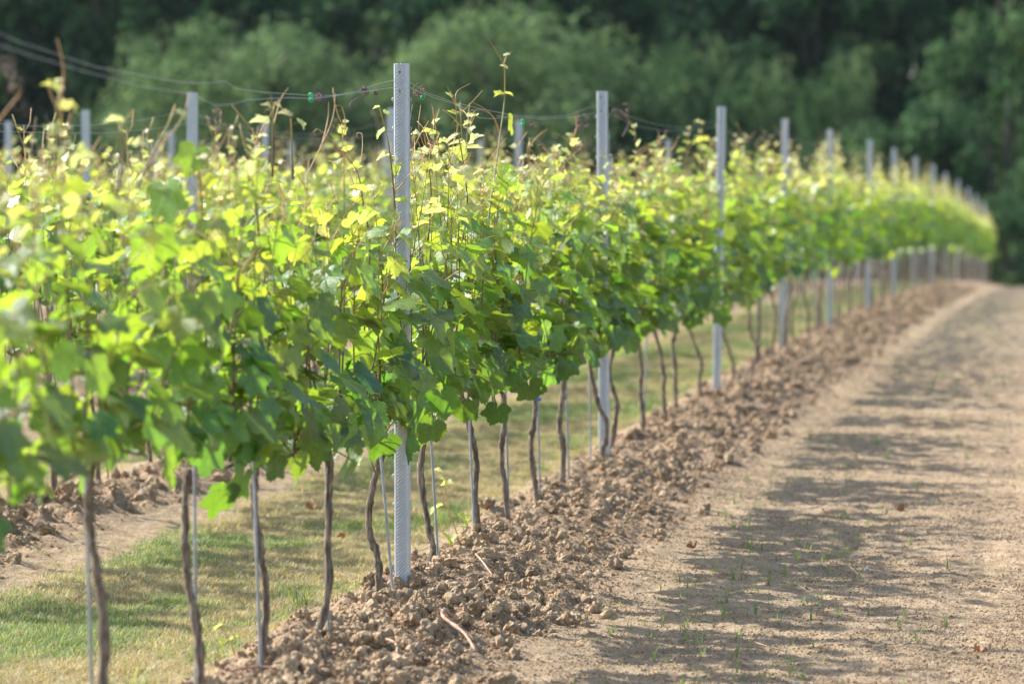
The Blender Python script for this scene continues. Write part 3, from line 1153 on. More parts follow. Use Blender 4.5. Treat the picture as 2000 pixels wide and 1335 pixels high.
# azimuth: -140 points the stalk towards the camera and outward; +100 away to the left; -60 right
custom_shoot(990, [(950, 470), (957, 405), (968, 330), (977, 262), (985, 200), (986, 150), (984, 122)],
             [(979, 184, 30, .72, 60, 30), (990, 183, 24, .75, -80, 30), (986, 132, 20, .98, 90, 40), (988, 108, 16, 1, -90, 60), (996, 236, 52, .45, -90, -20), (973, 345, 78, .12, -150, -10), (1000, 350, 60, .2, -70, -20)],
             [[(984, 128), (974, 108), (955, 78)], [(984, 126), (990, 108), (1001, 100)], [(977, 258), (962, 226), (930, 214), (918, 245), (924, 268)], [(976, 262), (958, 222), (921, 198)]], .0042)
custom_shoot(935, [(903, 470), (913, 400), (905, 320), (893, 250), (890, 205), (880, 178)],
             [(885, 222, 28, .7, 80, 20), (898, 280, 40, .92, 100, 10), (920, 290, 46, .95, -80, 0), (878, 188, 20, .85, 90, 40), (900, 160, 0.1, 1, 0, 0), (893, 340, 60, .88, -140, -10)],
             [[(890, 210), (892, 180), (918, 163)], [(892, 212), (880, 185), (874, 168)]])
custom_shoot(935, [(882, 520), (880, 420), (868, 340), (856, 280), (845, 210)],
             [(852, 262, 24, .85, 90, 20), (870, 310, 45, .9, -120, 10), (838, 258, 26, .8, 90, 10)],
             [[(850, 240), (858, 212)], [(852, 260), (846, 225), (843, 203)]])
custom_shoot(738, [(718, 560), (722, 470), (710, 400), (702, 350), (690, 322), (662, 290)],
             [(697, 326, 34, .72, 120, 10), (676, 297, 20, .98, 100, 40), (715, 372, 44, .9, -120, 0)],
             [[(688, 318), (672, 292), (668, 266)], [(690, 322), (665, 300), (655, 291)]])
custom_shoot(738, [(775, 470), (768, 360), (760, 290), (752, 250), (742, 213)],
             [(747, 258, 32, .72, 100, 0), (753, 222, 24, .85, -80, 20), (737, 210, 18, .95, 100, 30), (752, 305, 34, .86, 100, -10)])
custom_shoot(850, [(836, 470), (842, 380), (834, 300), (826, 250)],
             [(826, 300, 34, .9, 100, 10), (846, 330, 44, .85, -100, 10), (815, 262, 26, .95, 90, 10)],
             [[(833, 300), (818, 250), (822, 205)]])
custom_shoot(935, [(872, 672), (895, 610), (905, 560), (912, 500)],
             [(893, 590, 60, .66, -150, -20), (860, 610, 52, .64, 150, -20), (880, 705, 95, .3, -165, -30), (912, 538, 36, .98, -120, 10)],
             [[(905, 660), (920, 668), (925, 700), (930, 690)]], .0032)
custom_shoot(738, [(745, 860), (770, 820), (800, 800)],
             [(826, 812, 112, .06, -160, -40), (785, 858, 92, .05, 170, -40), (733, 832, 62, .32, 150, -30), (762, 770, 80, .12, 160, -30)], (), .003)
custom_shoot(618, [(640, 880), (620, 850), (612, 830)],
             [(610, 875, 86, .1, 160, -40), (690, 815, 80, .1, -170, -40), (660, 860, 55, .2, -120, -40)], (), .003)
custom_shoot(1096, [(1110, 650), (1150, 560), (1175, 520), (1188, 480)],
             [(1085, 540, 36, .97, 140, 0), (1130, 600, 50, .4, -120, -20)],
             [[(1110, 650), (1085, 690)], [(1175, 520), (1168, 560), (1178, 566)]], .003)
custom_shoot(190, [(106, 345), (110, 260), (112, 205), (122, 165)], [(103, 170, 44, .8, 110, 30), (137, 208, 34, .8, -90, 20), (116, 158, 22, 1, 80, 40)], [[(118, 185), (124, 168), (118, 155)]], .0044)
custom_shoot(380, [(262, 380), (300, 300), (330, 240), (342, 205)], [(350, 222, 36, .95, -90, 20)], [[(300, 300), (350, 240), (372, 180)]], .005)
custom_shoot(505, [(532, 345), (533, 260), (534, 215), (545, 195)], [(512, 240, 46, .96, 110, 10), (524, 208, 26, .98, 100, 30), (540, 206, 22, .98, -80, 30)], [[(534, 245), (548, 195), (563, 172)], [(534, 215), (528, 185)]], .004)
custom_shoot(618, [(572, 350), (570, 280), (568, 232)], [(560, 225, 34, 1, 90, 20), (585, 240, 30, .9, -90, 10)], [[(595, 350), (630, 280), (650, 230), (655, 183)], [(628, 285), (640, 235), (642, 200)]], .004)
custom_shoot(190, [(228, 380), (240, 300), (236, 250), (262, 215)], [(228, 236, 46, .9, 110, 10), (268, 282, 44, 1, -90, 0)], (), .0044)
custom_shoot(1370, [(1365, 380), (1368, 320), (1372, 265), (1368, 235)], [(1372, 275, 40, .7, 110, 0), (1360, 330, 46, .6, -90, 0), (1380, 300, 36, .7, -80, 0), (1368, 240, 22, .95, 90, 30)], (), .004)
custom_shoot(380, [(395, 420), (390, 350), (385, 310)], [(380, 302, 82, .5, -170, -10), (325, 380, 110, .42, 160, -30), (300, 470, 120, .3, -150, -30)], (), .004)
custom_shoot(505, [(505, 460), (500, 390), (490, 340)], [(495, 330, 80, .45, -120, -30), (540, 470, 110, .4, -150, -30)], (), .004)
# blue tie
mb = MB()
tp_ = on_plane(1043, 782, X1) - near_roots[1047].location
mb.tube([(tp_.x * 0 + .0, 0, tp_.z - .006), (0, 0, tp_.z + .006)], .019, 10)
link('tie', mb.mesh('tie', [M['tie']]), near_roots[1047])

# ---- far vines: shared meshes
far_fol, far_trunk = [], []
for k in range(9):
    r = random.Random(900 + k)
    leaves, shoots, tendrils = gen_vine(r, 10, .8 if k < 6 else .7)
    mb = MB()
    for p, az, pi_, ro, s, age, q, w in leaves:
        v, f, uv, mi = r.choice(low_yng if age > .62 else low_mat)
        Mx = np.array(leaf_matrix(p, az, pi_, ro, s * 1.08))
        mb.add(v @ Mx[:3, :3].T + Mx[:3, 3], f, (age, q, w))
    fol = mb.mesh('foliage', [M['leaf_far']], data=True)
    mb = MB()
    for pts_, rad in shoots:
        shoot_into(mb, pts_[::2], [q * 1.1 for q in rad[::2]], 3)
    for tp in tendrils:
        mb.tube(tp[:5:2], .0018, 3, (.9, .5, .5))
    shm = mb.mesh('shoot', [M['shoot']], data=True)
    far_fol.append((fol, shm))
for k in range(8):
    r = random.Random(950 + k)
    pts = [(0, 0, -.05)]
    x_ = 0; y_ = 0
    for i in range(4):
        x_ += r.gauss(0, .022); y_ += r.gauss(0, .03)
        pts.append((x_, y_, .15 * (i + 1)))
    mb = MB(); p, rr = knobby(r, pts, .0112, 12)
    mb.tube(p, rr, 6, wob=.05, rng=r)
    mb.tube(smooth_path([pts[-1], (0, .1, .67), (0, .42, .62)], 5), .006, 5)
    mb.tube(smooth_path([pts[-1], (0, -.1, .67), (0, -.42, .62)], 5), .006, 5)
    far_trunk.append(mb.mesh('trunk', [M['bark']]))

# steel stakes
mb = MB()
zz = np.linspace(-.06, .95, 60)
mb.tube([(0, 0, z) for z in zz], [.0046 + .0005 * (i % 2) for i in range(60)], 8)
stake_me = mb.mesh('rod', [M['stake']])
mb = MB(); mb.tube([(0, 0, -.06), (0, 0, .95)], .0048, 5)
stake_lo = mb.mesh('rod', [M['stake']])

ROWN = ['front', 'second', 'third', 'fourth', 'fifth', 'sixth']


USED = set()


def far_vine(x, y, k, ri, r):
    z = gz(x, y)
    root = link('grapevine', None)
    root.location = (x, y, z); root.rotation_euler = (0, 0, math.pi * (k % 2))
    s = r.uniform(.95, 1.05)
    root.scale = (1, 1, s)
    f, s_ = far_fol[r.randrange(9)]
    link('trunk', far_trunk[r.randrange(8)], root)
    o = link('foliage', f, root); o['kind'] = 'stuff'
    o = link('shoots', s_, root); o['kind'] = 'stuff'
    pk = [row_y(a, X1) for a in FRONTPX[:9]]
    if ri == 0 and y < pk[7]:
        seg = sum(1 for q in pk if q < y)
        nth = int(round((y - pk[seg - 1]) / .92 - .3))
        while (seg, nth) in USED:
            nth += 1
        USED.add((seg, nth))
        lab = 'blurred front row grapevine, %s one beyond the %s post counted from the sharp one' % (['first', 'second', 'third', 'fourth', 'fifth', 'sixth', 'seventh'][max(0, min(6, nth))], ['', 'first', 'second', 'third', 'fourth', 'fifth', 'sixth', 'seventh', 'eighth'][seg])
    elif ri == 0:
        lab = 'grapevine far down the front row, blurred green wall beyond the third post'
    else:
        lab = 'blurred grapevine in the %s row behind the front one' % ROWN[ri]
    tag(root, lab, 'grapevine', 'blurred grapevines of the %s row' % ROWN[ri])
    return root


def add_stake(x, y, tilt, hi, lab, grp):
    o = link('vine_stake', stake_me if hi else stake_lo)
    o.location = (x, y, gz(x, y))
    o.rotation_euler = (tilt[0], tilt[1], 0)
    tag(o, lab, 'stake', grp)
    return o


STAKE_WORDS = {190: 'steel rod beside the first blurred trunk from the left', 380: 'steel rod behind the knobbly second trunk from the left', 505: 'steel rod crossing in front of the trunk by the yellowing sucker',
               618: 'steel rod beside the bowed trunk that sweeps left', 738: 'leaning ribbed steel rod between the S curved trunk and the sharp post', 850: 'ribbed steel rod right of the slim leaning trunk',
               935: 'ribbed steel rod left of the trunk behind the red stemmed sucker', 990: 'steel rod touching the third trunk right of the sharp post', 1047: 'steel rod behind the blue tied vine',
               1096: 'thin steel rod beside the thin straight vine', 1165: 'thin steel rod left of the kinked trunk by the second post', 1254: 'thin steel rod beside the slim vine standing alone'}
for key, (pt, pb) in STAKES.items():
    base = near_roots[key].location
    dx = (pb - KNOWN[key][-1][0]) / (FPX / (base - CAM).dot(CF))
    # offset seen in the picture = offset across the row
    dl = (pt - pb) / (FPX / (base - CAM).dot(CF))
    add_stake(X1 + dx, base.y - .03 * (1 if key in (505, 738, 935) else -1), (0, math.atan2(dl, .5) * 1.0, 0), True, STAKE_WORDS[key], 'steel rods along the front row')

for ri, X in enumerate(ROWS[:5]):
    r = random.Random(3000 + ri)
    ystart = y_last + .92 if ri == 0 else max(8.5, -X / .335 - 1.0)
    yend = 89.5
    k = 0
    y = ystart
    while y < yend:
        if ri < 3 or y < 60:
            far_vine(X + r.gauss(0, .012), y + r.gauss(0, .05), k, ri, r)
            if (ri < 2 and y < 62) or (ri == 2 and y < 32):
                add_stake(X + r.gauss(0, .02), y + r.uniform(-.06, .06), (r.gauss(0, .02), r.gauss(0, .03)), False,
                          'thin steel rod among the blurred trunks of the %s row' % ROWN[ri], 'steel rods of the %s row' % ROWN[ri])
        y += .92
        k += 1

# ------------------------------------------------------------------ posts
W, DP, H = .056, .034, 1.9


def post_mesh_hi():
    """roll-formed galvanised post: C section, embossed diagonal ribs on its face and sides, hooks and holes on the edges"""
    mb = MB()
    nx_ = 15
    prof = [(-.021 + .035 * i / nx_, -DP / 2, 0, -1) for i in range(nx_ + 1)]
    left = [(-W / 2 + .012, DP / 2, 0, 0), (-W / 2, DP / 2, 0, 0), (-W / 2, .004, 0, 0), (-W / 2, -.010, 0, 0), (-.0265, -.0145, 0, 0), (-.0235, -.0166, 0, 0), (-.022, -DP / 2, 0, 0)]
    right = [(.015, -DP / 2, 0, 0), (.0165, -.0165, 0, 0), (.020, -.014, 0, 0), (.0265, -.007, 0, 0), (W / 2, -.003, 0, 0), (W / 2, DP / 2, 0, 0), (W / 2 - .012, DP / 2, 0, 0)]
    path = left + prof + right
    nz = 1050
    zs = np.linspace(-.12, H, nz)
    hole_z = [H - .032, H - .10]
    P = np.array([(a, b_) for a, b_, _, _ in path]); Nn = np.array([(c_, d_) for _, _, c_, d_ in path])
    arc = np.concatenate([[0], np.cumsum(np.hypot(*np.diff(P, axis=0).T))])
    v = np.zeros((nz, len(path), 3))
    for j, z in enumerate(zs):
        s = (arc * 1.0 + z * -1.0) / .0128
        t = s - np.floor(s)
        rib = .5 + .5 * np.sin(t * 2 * math.pi)
        edge = np.abs(Nn[:, 1]) * np.clip((arc - arc[7]) / .007, 0, 1) * np.clip((arc[7 + nx_] - arc) / .004, 0, 1)
        d = .0042 * rib * edge
        v[j, :, 0] = P[:, 0] + Nn[:, 0] * d
        v[j, :, 1] = P[:, 1] + Nn[:, 1] * d
        v[j, :, 2] = z
    f = []
    m_ = len(path)
    for j in range(nz - 1):
        for i in range(m_ - 1):
            cx, cz = (v[j, i, 0] + v[j, i + 1, 0]) / 2, (zs[j] + zs[j + 1]) / 2
            if 7 <= i < 7 + nx_ and any(abs(cx + .006) < .0045 and abs(cz - hz) < .005 for hz in hole_z):
                continue
            f.append((j * m_ + i, j * m_ + i + 1, (j + 1) * m_ + i + 1, (j + 1) * m_ + i))
    mb.add(v.reshape(-1, 3), f)
    me = mb.mesh('post_profile', [M['steel']])
    return me


def post_mesh_lo():
    mb = MB()
    t = .0025
    o_ = [(-W / 2 + .012, DP / 2), (-W / 2, DP / 2), (-W / 2, -DP / 2), (W / 2, -DP / 2), (W / 2, DP / 2), (W / 2 - .012, DP / 2)]
    i_ = [(W / 2 - .012, DP / 2 - t), (W / 2 - t, DP / 2 - t), (W / 2 - t, -DP / 2 + t), (-W / 2 + t, -DP / 2 + t), (-W / 2 + t, DP / 2 - t), (-W / 2 + .012, DP / 2 - t)]
    ring = o_ + i_
    n = len(ring)
    v = [(a, b_, -.35) for a, b_ in ring] + [(a, b_, H) for a, b_ in ring]
    f = [(i, (i + 1) % n, (i + 1) % n + n, i + n) for i in range(n)]
    # tops and bottoms as strips
    for base in (0, n):
        for i in range(5):
            f.append((base + i, base + i + 1, base + n - 2 - i, base + n - 1 - i))
    mb.add(v, f)
    return mb.mesh('post_profile', [M['steel']], smooth=False)


def hook_mesh():
    mb = MB()
    for sx in (-1, 1):
        for z in np.arange(.30, H - .05, .105):
            a = np.linspace(-1.2, 2.2, 6)
            mb.tube([(sx * (W / 2 + .001 + .006 * max(0, math.cos(q))), -.004, z + .007 * math.sin(q)) for q in a], .0016, 4)
    return mb.mesh('hook', [M['steel']])


p_hi, p_lo, hook_me = post_mesh_hi(), post_mesh_lo(), hook_mesh()
POSTW = ['ribbed galvanised steel post in sharp focus, tallest of all', 'galvanised post next after the sharp one in the front row', 'third front row post counted from the sharp one',
         'fourth front row post counted from the sharp one', 'fifth front row post counted from the sharp one', 'sixth front row post counted from the sharp one']
post_pos = {0: []}


def add_post(x, y, hi, lab, grp, tilt=(0, 0)):
    root = link('steel_post', None)
    z = float(ground_z(np.array([x]), np.array([y]), False)[0]) - .0
    root.location = (x, y, z)
    root.rotation_euler = (tilt[0], tilt[1], YAW * .6)
    link('profile', p_hi if hi else p_lo, root)
    if hi:
        o = link('hooks', hook_me, root); o['kind'] = 'stuff'
    tag(root, lab, 'post', grp)
    return (x, y, z)


r = random.Random(77)
ys0 = [POST0[0] + POST_STEP * k for k in range(14)]
for k, y in enumerate(ys0):
    if k < len(FRONTPX):
        y = row_y(FRONTPX[k], X1) if k < 6 else y
    post_pos[0].append(add_post(X1, y, k < 3, POSTW[k] if k < 6 else 'blurred steel post far down the front row', 'steel posts of the front row', (0, 0) if k == 0 else (r.gauss(0, .006), r.gauss(0, .008))))
post_pos[0].insert(0, add_post(X1, POST0[0] - POST_STEP, False, 'front row post outside the left of the view nearer than the sharp one', 'steel posts of the front row'))
P2 = {1: ['blurred post at the left, tallest of the posts behind the front row', 'post of the second row hidden right behind the sharp front post', 'blurred post with green clip at its top between the sharp post and the next'],
      2: ['blurred post of the third row near the left edge below a crossing wire', 'short blurred post of the third row between the tall left one and the sharp one'],
      3: ['faint post of the fourth row at the left edge']}
for ri in range(1, 5):
    post_pos[ri] = []
    k = 0
    y = POST0[ri]
    while y < 89:
        words = P2.get(ri, [])
        lab = words[k] if k < len(words) else 'out of focus steel post rising from the %s row' % ROWN[ri]
        post_pos[ri].append(add_post(ROWS[ri], y, False, lab, 'steel posts of the %s row' % ROWN[ri], (r.gauss(0, .006), r.gauss(0, .008))))
        y += POST_STEP; k += 1
    y = POST0[ri] - POST_STEP
    post_pos[ri].insert(0, (ROWS[ri], y, gz(ROWS[ri], y)))

# ------------------------------------------------------------------ wires
WR = .0010


def wire(paths, lab, grp, rad=WR):
    mb = MB()
    n = len(paths)
    mb.tube(paths, rad, 5)
    o = link('trellis_wire', mb.mesh('trellis_wire', [M['wire']]))
    tag(o, lab, 'wire', grp)


def wire_px(px, X):
    return [tuple(on_plane(a, b_, X)) for a, b_ in px]


wa = wire_px([(-60, 40), (37, 82), (187, 131), (352, 161), (405, 163), (438, 158), (462, 174), (520, 181), (600, 186), (650, 187), (700, 178), (740, 163), (768, 157), (800, 160), (830, 180), (880, 198), (940, 213), (1000, 225), (1060, 229), (1110, 226), (1140, 214), (1168, 204), (1192, 206), (1230, 228), (1280, 243), (1330, 250)], X1 - .03)
wb = wire_px([(-60, 70), (49, 105), (161, 139), (277, 169), (375, 184), (420, 206), (450, 204), (487, 195), (562, 191), (612, 193), (650, 188), (700, 181), (768, 171), (802, 172), (850, 192), (900, 207), (935, 230), (960, 232), (1000, 228), (1060, 233), (1120, 229), (1168, 220), (1192, 222), (1240, 246), (1290, 255), (1330, 256)], X1 + .03)


def sag_wire(ri, xo, h, start_k, amp, r, y_from=None):
    out = []
    pp = post_pos[ri]
    for k in range(start_k, len(pp) - 1):
        a, b_ = pp[k], pp[k + 1]
        sg = r.uniform(.3, 1.2) * amp
        for i in range(6):
            t = i / 6
            z0 = base_z(np.array([0.]), np.array([a[1] + (b_[1] - a[1]) * t]))[0]
            out.append((a[0] + xo, a[1] + (b_[1] - a[1]) * t, float(z0) + h - sg * 4 * t * (1 - t) + r.gauss(0, .004) * (i > 0)))
    return [p for p in out if y_from is None or p[1] > y_from]


r = random.Random(5)
wire(wa + sag_wire(0, -.03, 1.80, 3, .10, r, wa[-1][1] + .5), 'upper loose catch wire of the front row passing behind the sharp post', 'front row wires', .0009)
wire(wb + sag_wire(0, .03, 1.77, 3, .10, r, wb[-1][1] + .5), 'lower loose catch wire of the front row looping beside the green clips', 'front row wires', .0009)
wire(sag_wire(0, -.03, 1.42, 0, .02, r), 'middle catch wire of the front row half hidden in yellow leaves', 'front row wires')
wire(sag_wire(0, 0, .60, 0, .01, r), 'fruiting wire of the front row hidden along the base of the foliage', 'front row wires')
for ri in (1, 2, 3, 4):
    wire(sag_wire(ri, -.03, 1.80, 0, .12, r), 'blurred upper catch wire of the %s row' % ROWN[ri], '%s row wires' % ROWN[ri])
    wire(sag_wire(ri, .03, 1.74, 0, .10, r), 'blurred lower catch wire of the %s row' % ROWN[ri], '%s row wires' % ROWN[ri])
    wire(sag_wire(ri, 0, .60, 0, .01, r), 'fruiting wire under the leaves of the %s row' % ROWN[ri], '%s row wires' % ROWN[ri])


# dried tendril clusters hanging from the wires, and green clips
def dried(px, py, size_px, lab, X=X1, hang=0, seed=0, long=None):
    r = random.Random(seed)
    c = on_plane(px, py, X)
    s = size_px / (FPX / (c - CAM).dot(CF))
    mb = MB()
    for k in range(5 + seed % 4):
        a0 = r.uniform(0, 6.28); R0 = s * r.uniform(.18, .5)
        q = []
        ax = Vector((r.gauss(0, 1), r.gauss(0, 1), r.gauss(0, .5))).normalized()
        u = ax.orthogonal().normalized(); w = ax.cross(u)
        st = Vector((r.uniform(-.3, .3) * s, r.uniform(-.5, .5) * s, r.uniform(-.3, .3) * s - hang * s * r.random()))
        for i in range(14):
            a = a0 + i * .65; rr = R0 * (1 - i / 20)
            q.append(st + u * math.cos(a) * rr + w * math.sin(a) * rr + ax * i * s * .025)
        mb.tube(q, .0016, 4)
    if long:
        q = smooth_path([tuple(on_plane(a, b_, X) - c) for a, b_ in long], 10)
        mb.tube(q, .0024, 5)
    o = link('dried_tendril', mb.mesh('dried_tendril', [M['dry']]))
    o.location = c
    tag(o, lab, 'dried tendril', 'dried tendrils left on the wires')


dried(821, 180, 26, 'dark curled tendril cluster on the wire just right of the sharp post', seed=3)
dried(711, 178, 18, 'small dried tendril knot with a pale tail on the wire left of the sharp post', seed=2, long=[(716, 186), (700, 192), (686, 200), (683, 210)])
dried(625, 187, 26, 'dried tendril wound on the wire beside the left green clip', seed=5)
dried(733, 181, 8, 'tiny tendril remnant on the lower wire close left of the sharp post', seed=1)
dried(1135, 226, 30, 'brown dried tendril clump on the wire left of the second front row post', seed=7, hang=.6)
dried(1212, 212, 30, 'brown dried tendril clump on the wire right of the second front row post', seed=8, hang=.3, long=[(1215, 220), (1228, 240), (1215, 268)])
dried(425, 214, 36, 'blurred grey dried tendril clump right of the tall left post', seed=9, hang=1.0)
dried(1036, 240, 16, 'dried tendril beside the green clip right of the tall shoot', seed=4, hang=.9)
dried(798, 260, 16, 'dried tendril stuck on the right edge of the sharp post', seed=2, long=[(797, 268), (803, 225), (806, 205)])
dried(22, 120, 44, 'large blurred pinkish dried tendrils hanging at the top left corner', seed=13, hang=2.2, long=[(15, 90), (30, 130), (18, 180)])
for k in (2, 3, 4, 5):
    y = ys0[k] + .45
    z = base_z(np.array([0.]), np.array([y]))[0] + 1.72
    dried(*(lambda d: (1000 + FPX * d.dot(CR) / d.dot(CF), 667.5 - FPX * d.dot(CU) / d.dot(CF)))(Vector((X1, y, z)) - CAM), 24 - 3 * k,
          'blurred dried tendril on the wire just after the %s front row post' % ['', '', 'third', 'fourth', 'fifth', 'sixth'][k], seed=20 + k, hang=.5)


def clip(px, py, lab, X=X1):
    c = on_plane(px, py, X)
    mb = MB()
    for dz in (-.008, .008):
        a = np.linspace(0, 5.4, 9)
        mb.tube([(.002 + .006 * math.cos(q), .0 + .004 * q / 5, dz + .006 * math.sin(q)) for q in a], .003, 6)
    mb.tube([(0.006, .004, -.014), (.006, .004, .014)], .0035, 6)
    o = link('wire_clip', mb.mesh('wire_clip', [M['clip']])); o.location = c
    tag(o, lab, 'clip', 'green plastic wire clips')


clip(606, 191, 'green plastic clip joining the wires left of the sharp post')
clip(824, 187, 'green plastic clip under the dark tendril beside the sharp post')
clip(1020, 240, 'green plastic clip above the blurred second row post')


# ------------------------------------------------------------------ suckers, twigs, dead leaves on the ground
def sucker(px, py, stem_px, leaf_spec, lab, age0=.9):
    g = on_ground(px, py)
    root = link('vine_sucker', None); root.location = g
    k = FPX / (g - CAM).dot(CF)

    def loc(a, b_):
        return Vector(((a - px) / k, 0, (py - b_) / k))
    for st in stem_px:
        q = smooth_path([tuple(loc(a, b_)) for a, b_ in st], 10)
        mb = MB(); mb.tube(q, [.0032 * (1 - .06 * i) for i in range(10)], 5, (1.0 if age0 > .8 else .5, .5, .5))
        link('stem', mb.mesh('stem', [M['shoot']], data=True), root)
    for i, (a, b_, s, age, azd, pit) in enumerate(leaf_spec):
        s = s / k
        d = Matrix.Rotation(D(azd), 4, 'Z') @ Matrix.Rotation(D(pit), 4, 'X') @ Vector((0, .55 * s, 0))
        o = link('leaf', (yng_leaves if age > .62 else mat_leaves)[i * 3 % 8], root)
        o.matrix_local = leaf_matrix(loc(a, b_) - d, D(azd), D(pit), 0, s); o.color = (age, .5, .7, 1)
    tag(root, lab, 'vine sucker')


sucker(900, 1066, [[(900, 1066), (885, 1020), (873, 985), (866, 930), (860, 915)], [(915, 1060), (908, 1040), (903, 1028)]],
       [(880, 1050, 44, .7, -170, -20), (855, 990, 36, .8, 110, 10), (900, 1012, 42, .72, -90, 10), (870, 945, 32, .8, -100, 20), (858, 922, 30, .97, 100, 40), (905, 1028, 18, .7, -100, 20), (862, 935, 18, .85, 80, 20)],
       'small red stemmed sucker with yellow leaves between the trunks right of the sharp post')
sucker(752, 1188, [[(752, 1188), (748, 1170)]], [(740, 1163, 28, .3, 150, -10), (735, 1156, 18, .35, 60, 10)], 'tiny pale green sprout at the foot of the S curved vine', .4)
sucker(465, 1300, [[(465, 1300), (452, 1260), (430, 1218)]], [(440, 1252, 36, .8, 170, -10), (428, 1222, 26, .82, 100, 10), (456, 1240, 22, .8, -90, 10)], 'blurred sucker with yellow leaves in front of the grass at the lower left')
sucker(505, 1305, [[(505, 1305), (500, 1285)]], [(518, 1288, 34, .55, -120, 10), (495, 1282, 40, .9, 60, 50), (470, 1300, 24, .5, 100, 0)], 'broad leaved pale seedling by the foot of the third trunk from the left', .4)
sucker(745, 900, [[(730, 925), (722, 895), (716, 870)]], [(715, 868, 34, .7, 130, 20), (702, 900, 24, .6, 100, 0), (730, 880, 24, .8, -90, 20)], 'young green side sprout growing from the S curved trunk') if False else None
# side sprout on the S curved trunk is a part of that vine
custom_shoot(738, [(733, 922), (724, 897), (717, 872)], [(712, 862, 34, .74, 130, 20), (703, 900, 26, .62, 110, 0), (735, 872, 26, .85, -90, 20)], (), .0028)


def twig(pix, rad, lab, cat='twig'):
    P = [on_ground(a, b_) for a, b_ in pix]
    c = P[0]
    pts = [tuple(p - c + Vector((0, 0, rad * .8 + .014 + (.012 if 0 < i < len(P) - 1 else 0)))) for i, p in enumerate(P)]
    q = smooth_path(pts, 16)
    mb = MB(); mb.tube(q, [rad * (1 + .25 * (i % 5 == 0) - .02 * i) for i in range(16)], 7, wob=.06, rng=rng)
    o = link('twig', mb.mesh('twig', [M['twig']])); o.location = c
    tag(o, lab, cat, 'dry twigs on the soil')


twig([(882, 1213), (868, 1208), (866, 1222), (905, 1252), (930, 1282)], .0068, 'hooked dry twig lying on the bank right below the sharp post')
twig([(742, 1256), (765, 1268), (776, 1285), (762, 1318)], .0045, 'bent pale twig over the clods at the bottom centre')
twig([(925, 1085), (940, 1108), (962, 1132)], .004, 'short straight dry twig on the bank right of the suckers')
twig([(1625, 1112), (1655, 1118), (1677, 1129)], .0035, 'small pinkish twig on the shaded alley at the lower right')
twig([(455, 1318), (520, 1320), (572, 1330)], .004, 'thin pale stalk at the bottom edge left of centre')
twig([(1150, 1240), (1200, 1262), (1232, 1275)], .0022, 'hair thin dry stalk on the alley below the bank')
twig([(1475, 1262), (1540, 1290), (1600, 1300)], .0018, 'thin straw stalk on the alley at the lower right')


def dead_leaf(px, py, size_px, lab, rot):
    g = on_ground(px, py)
    s = size_px / (FPX / (g - CAM).dot(CF))
    me = bpy.data.meshes.new('dead_leaf')
    v, f, uv, mi = leaf_arrays(int(px), droop=.2, fold=.9, wave=.7, hi=True, cup=-.5)
    keep = [q for q, m_ in zip(f, mi) if m_ == 0]
    me.from_pydata((v - np.array([0, .55, 0])).tolist(), [], keep)
    me.materials.append(M['dead'])
    me.polygons.foreach_set('use_smooth', [True] * len(me.polygons))
    o = link('dead_leaf', me)
    o.location = g + Vector((0, 0, .012)); o.scale = (s, s, s); o.rotation_euler = (.3, .2, rot)
    tag(o, lab, 'dead leaf', 'dead leaves on the ground')


dead_leaf(608, 998, 26, 'small brown dead leaf on the grass left of the bowed trunk', 1.0)
dead_leaf(668, 1055, 20, 'tiny brown dead leaf on the grass right of the bowed trunk', 2.0)
dead_leaf(283, 1180, 16, 'dark dead leaf on the dry grass at the left', .5)
dead_leaf(1352, 1076, 26, 'orange dead leaf on the alley right of the bank', 2.4)
dead_leaf(1613, 1008, 24, 'dark red dead leaf in the shade on the alley', .3)
dead_leaf(1758, 1003, 26, 'yellowish withered leaf in the shade on the alley', 1.9)
dead_leaf(1912, 1278, 24, 'brown crumpled leaf at the lower right corner', .9)
dead_leaf(1092, 1172, 18, 'reddish leaf scrap on the bank near the alley', 2.9)


def stone(px, py, size_px, lab):
    g = on_ground(px, py)
    s = size_px / (FPX / (g - CAM).dot(CF))
    o = link('stone', lump_mesh('stone', int(px), 3, M['stone'], .7, .2)); o.location = g + Vector((0, 0, s * .2)); o.scale = (s, s * .8, s)
    tag(o, lab, 'stone')


stone(745, 1303, 28, 'pale orange stone beside the bent twig at the bottom centre')
stone(914, 1281, 28, 'flat tan stone at the end of the hooked twig')


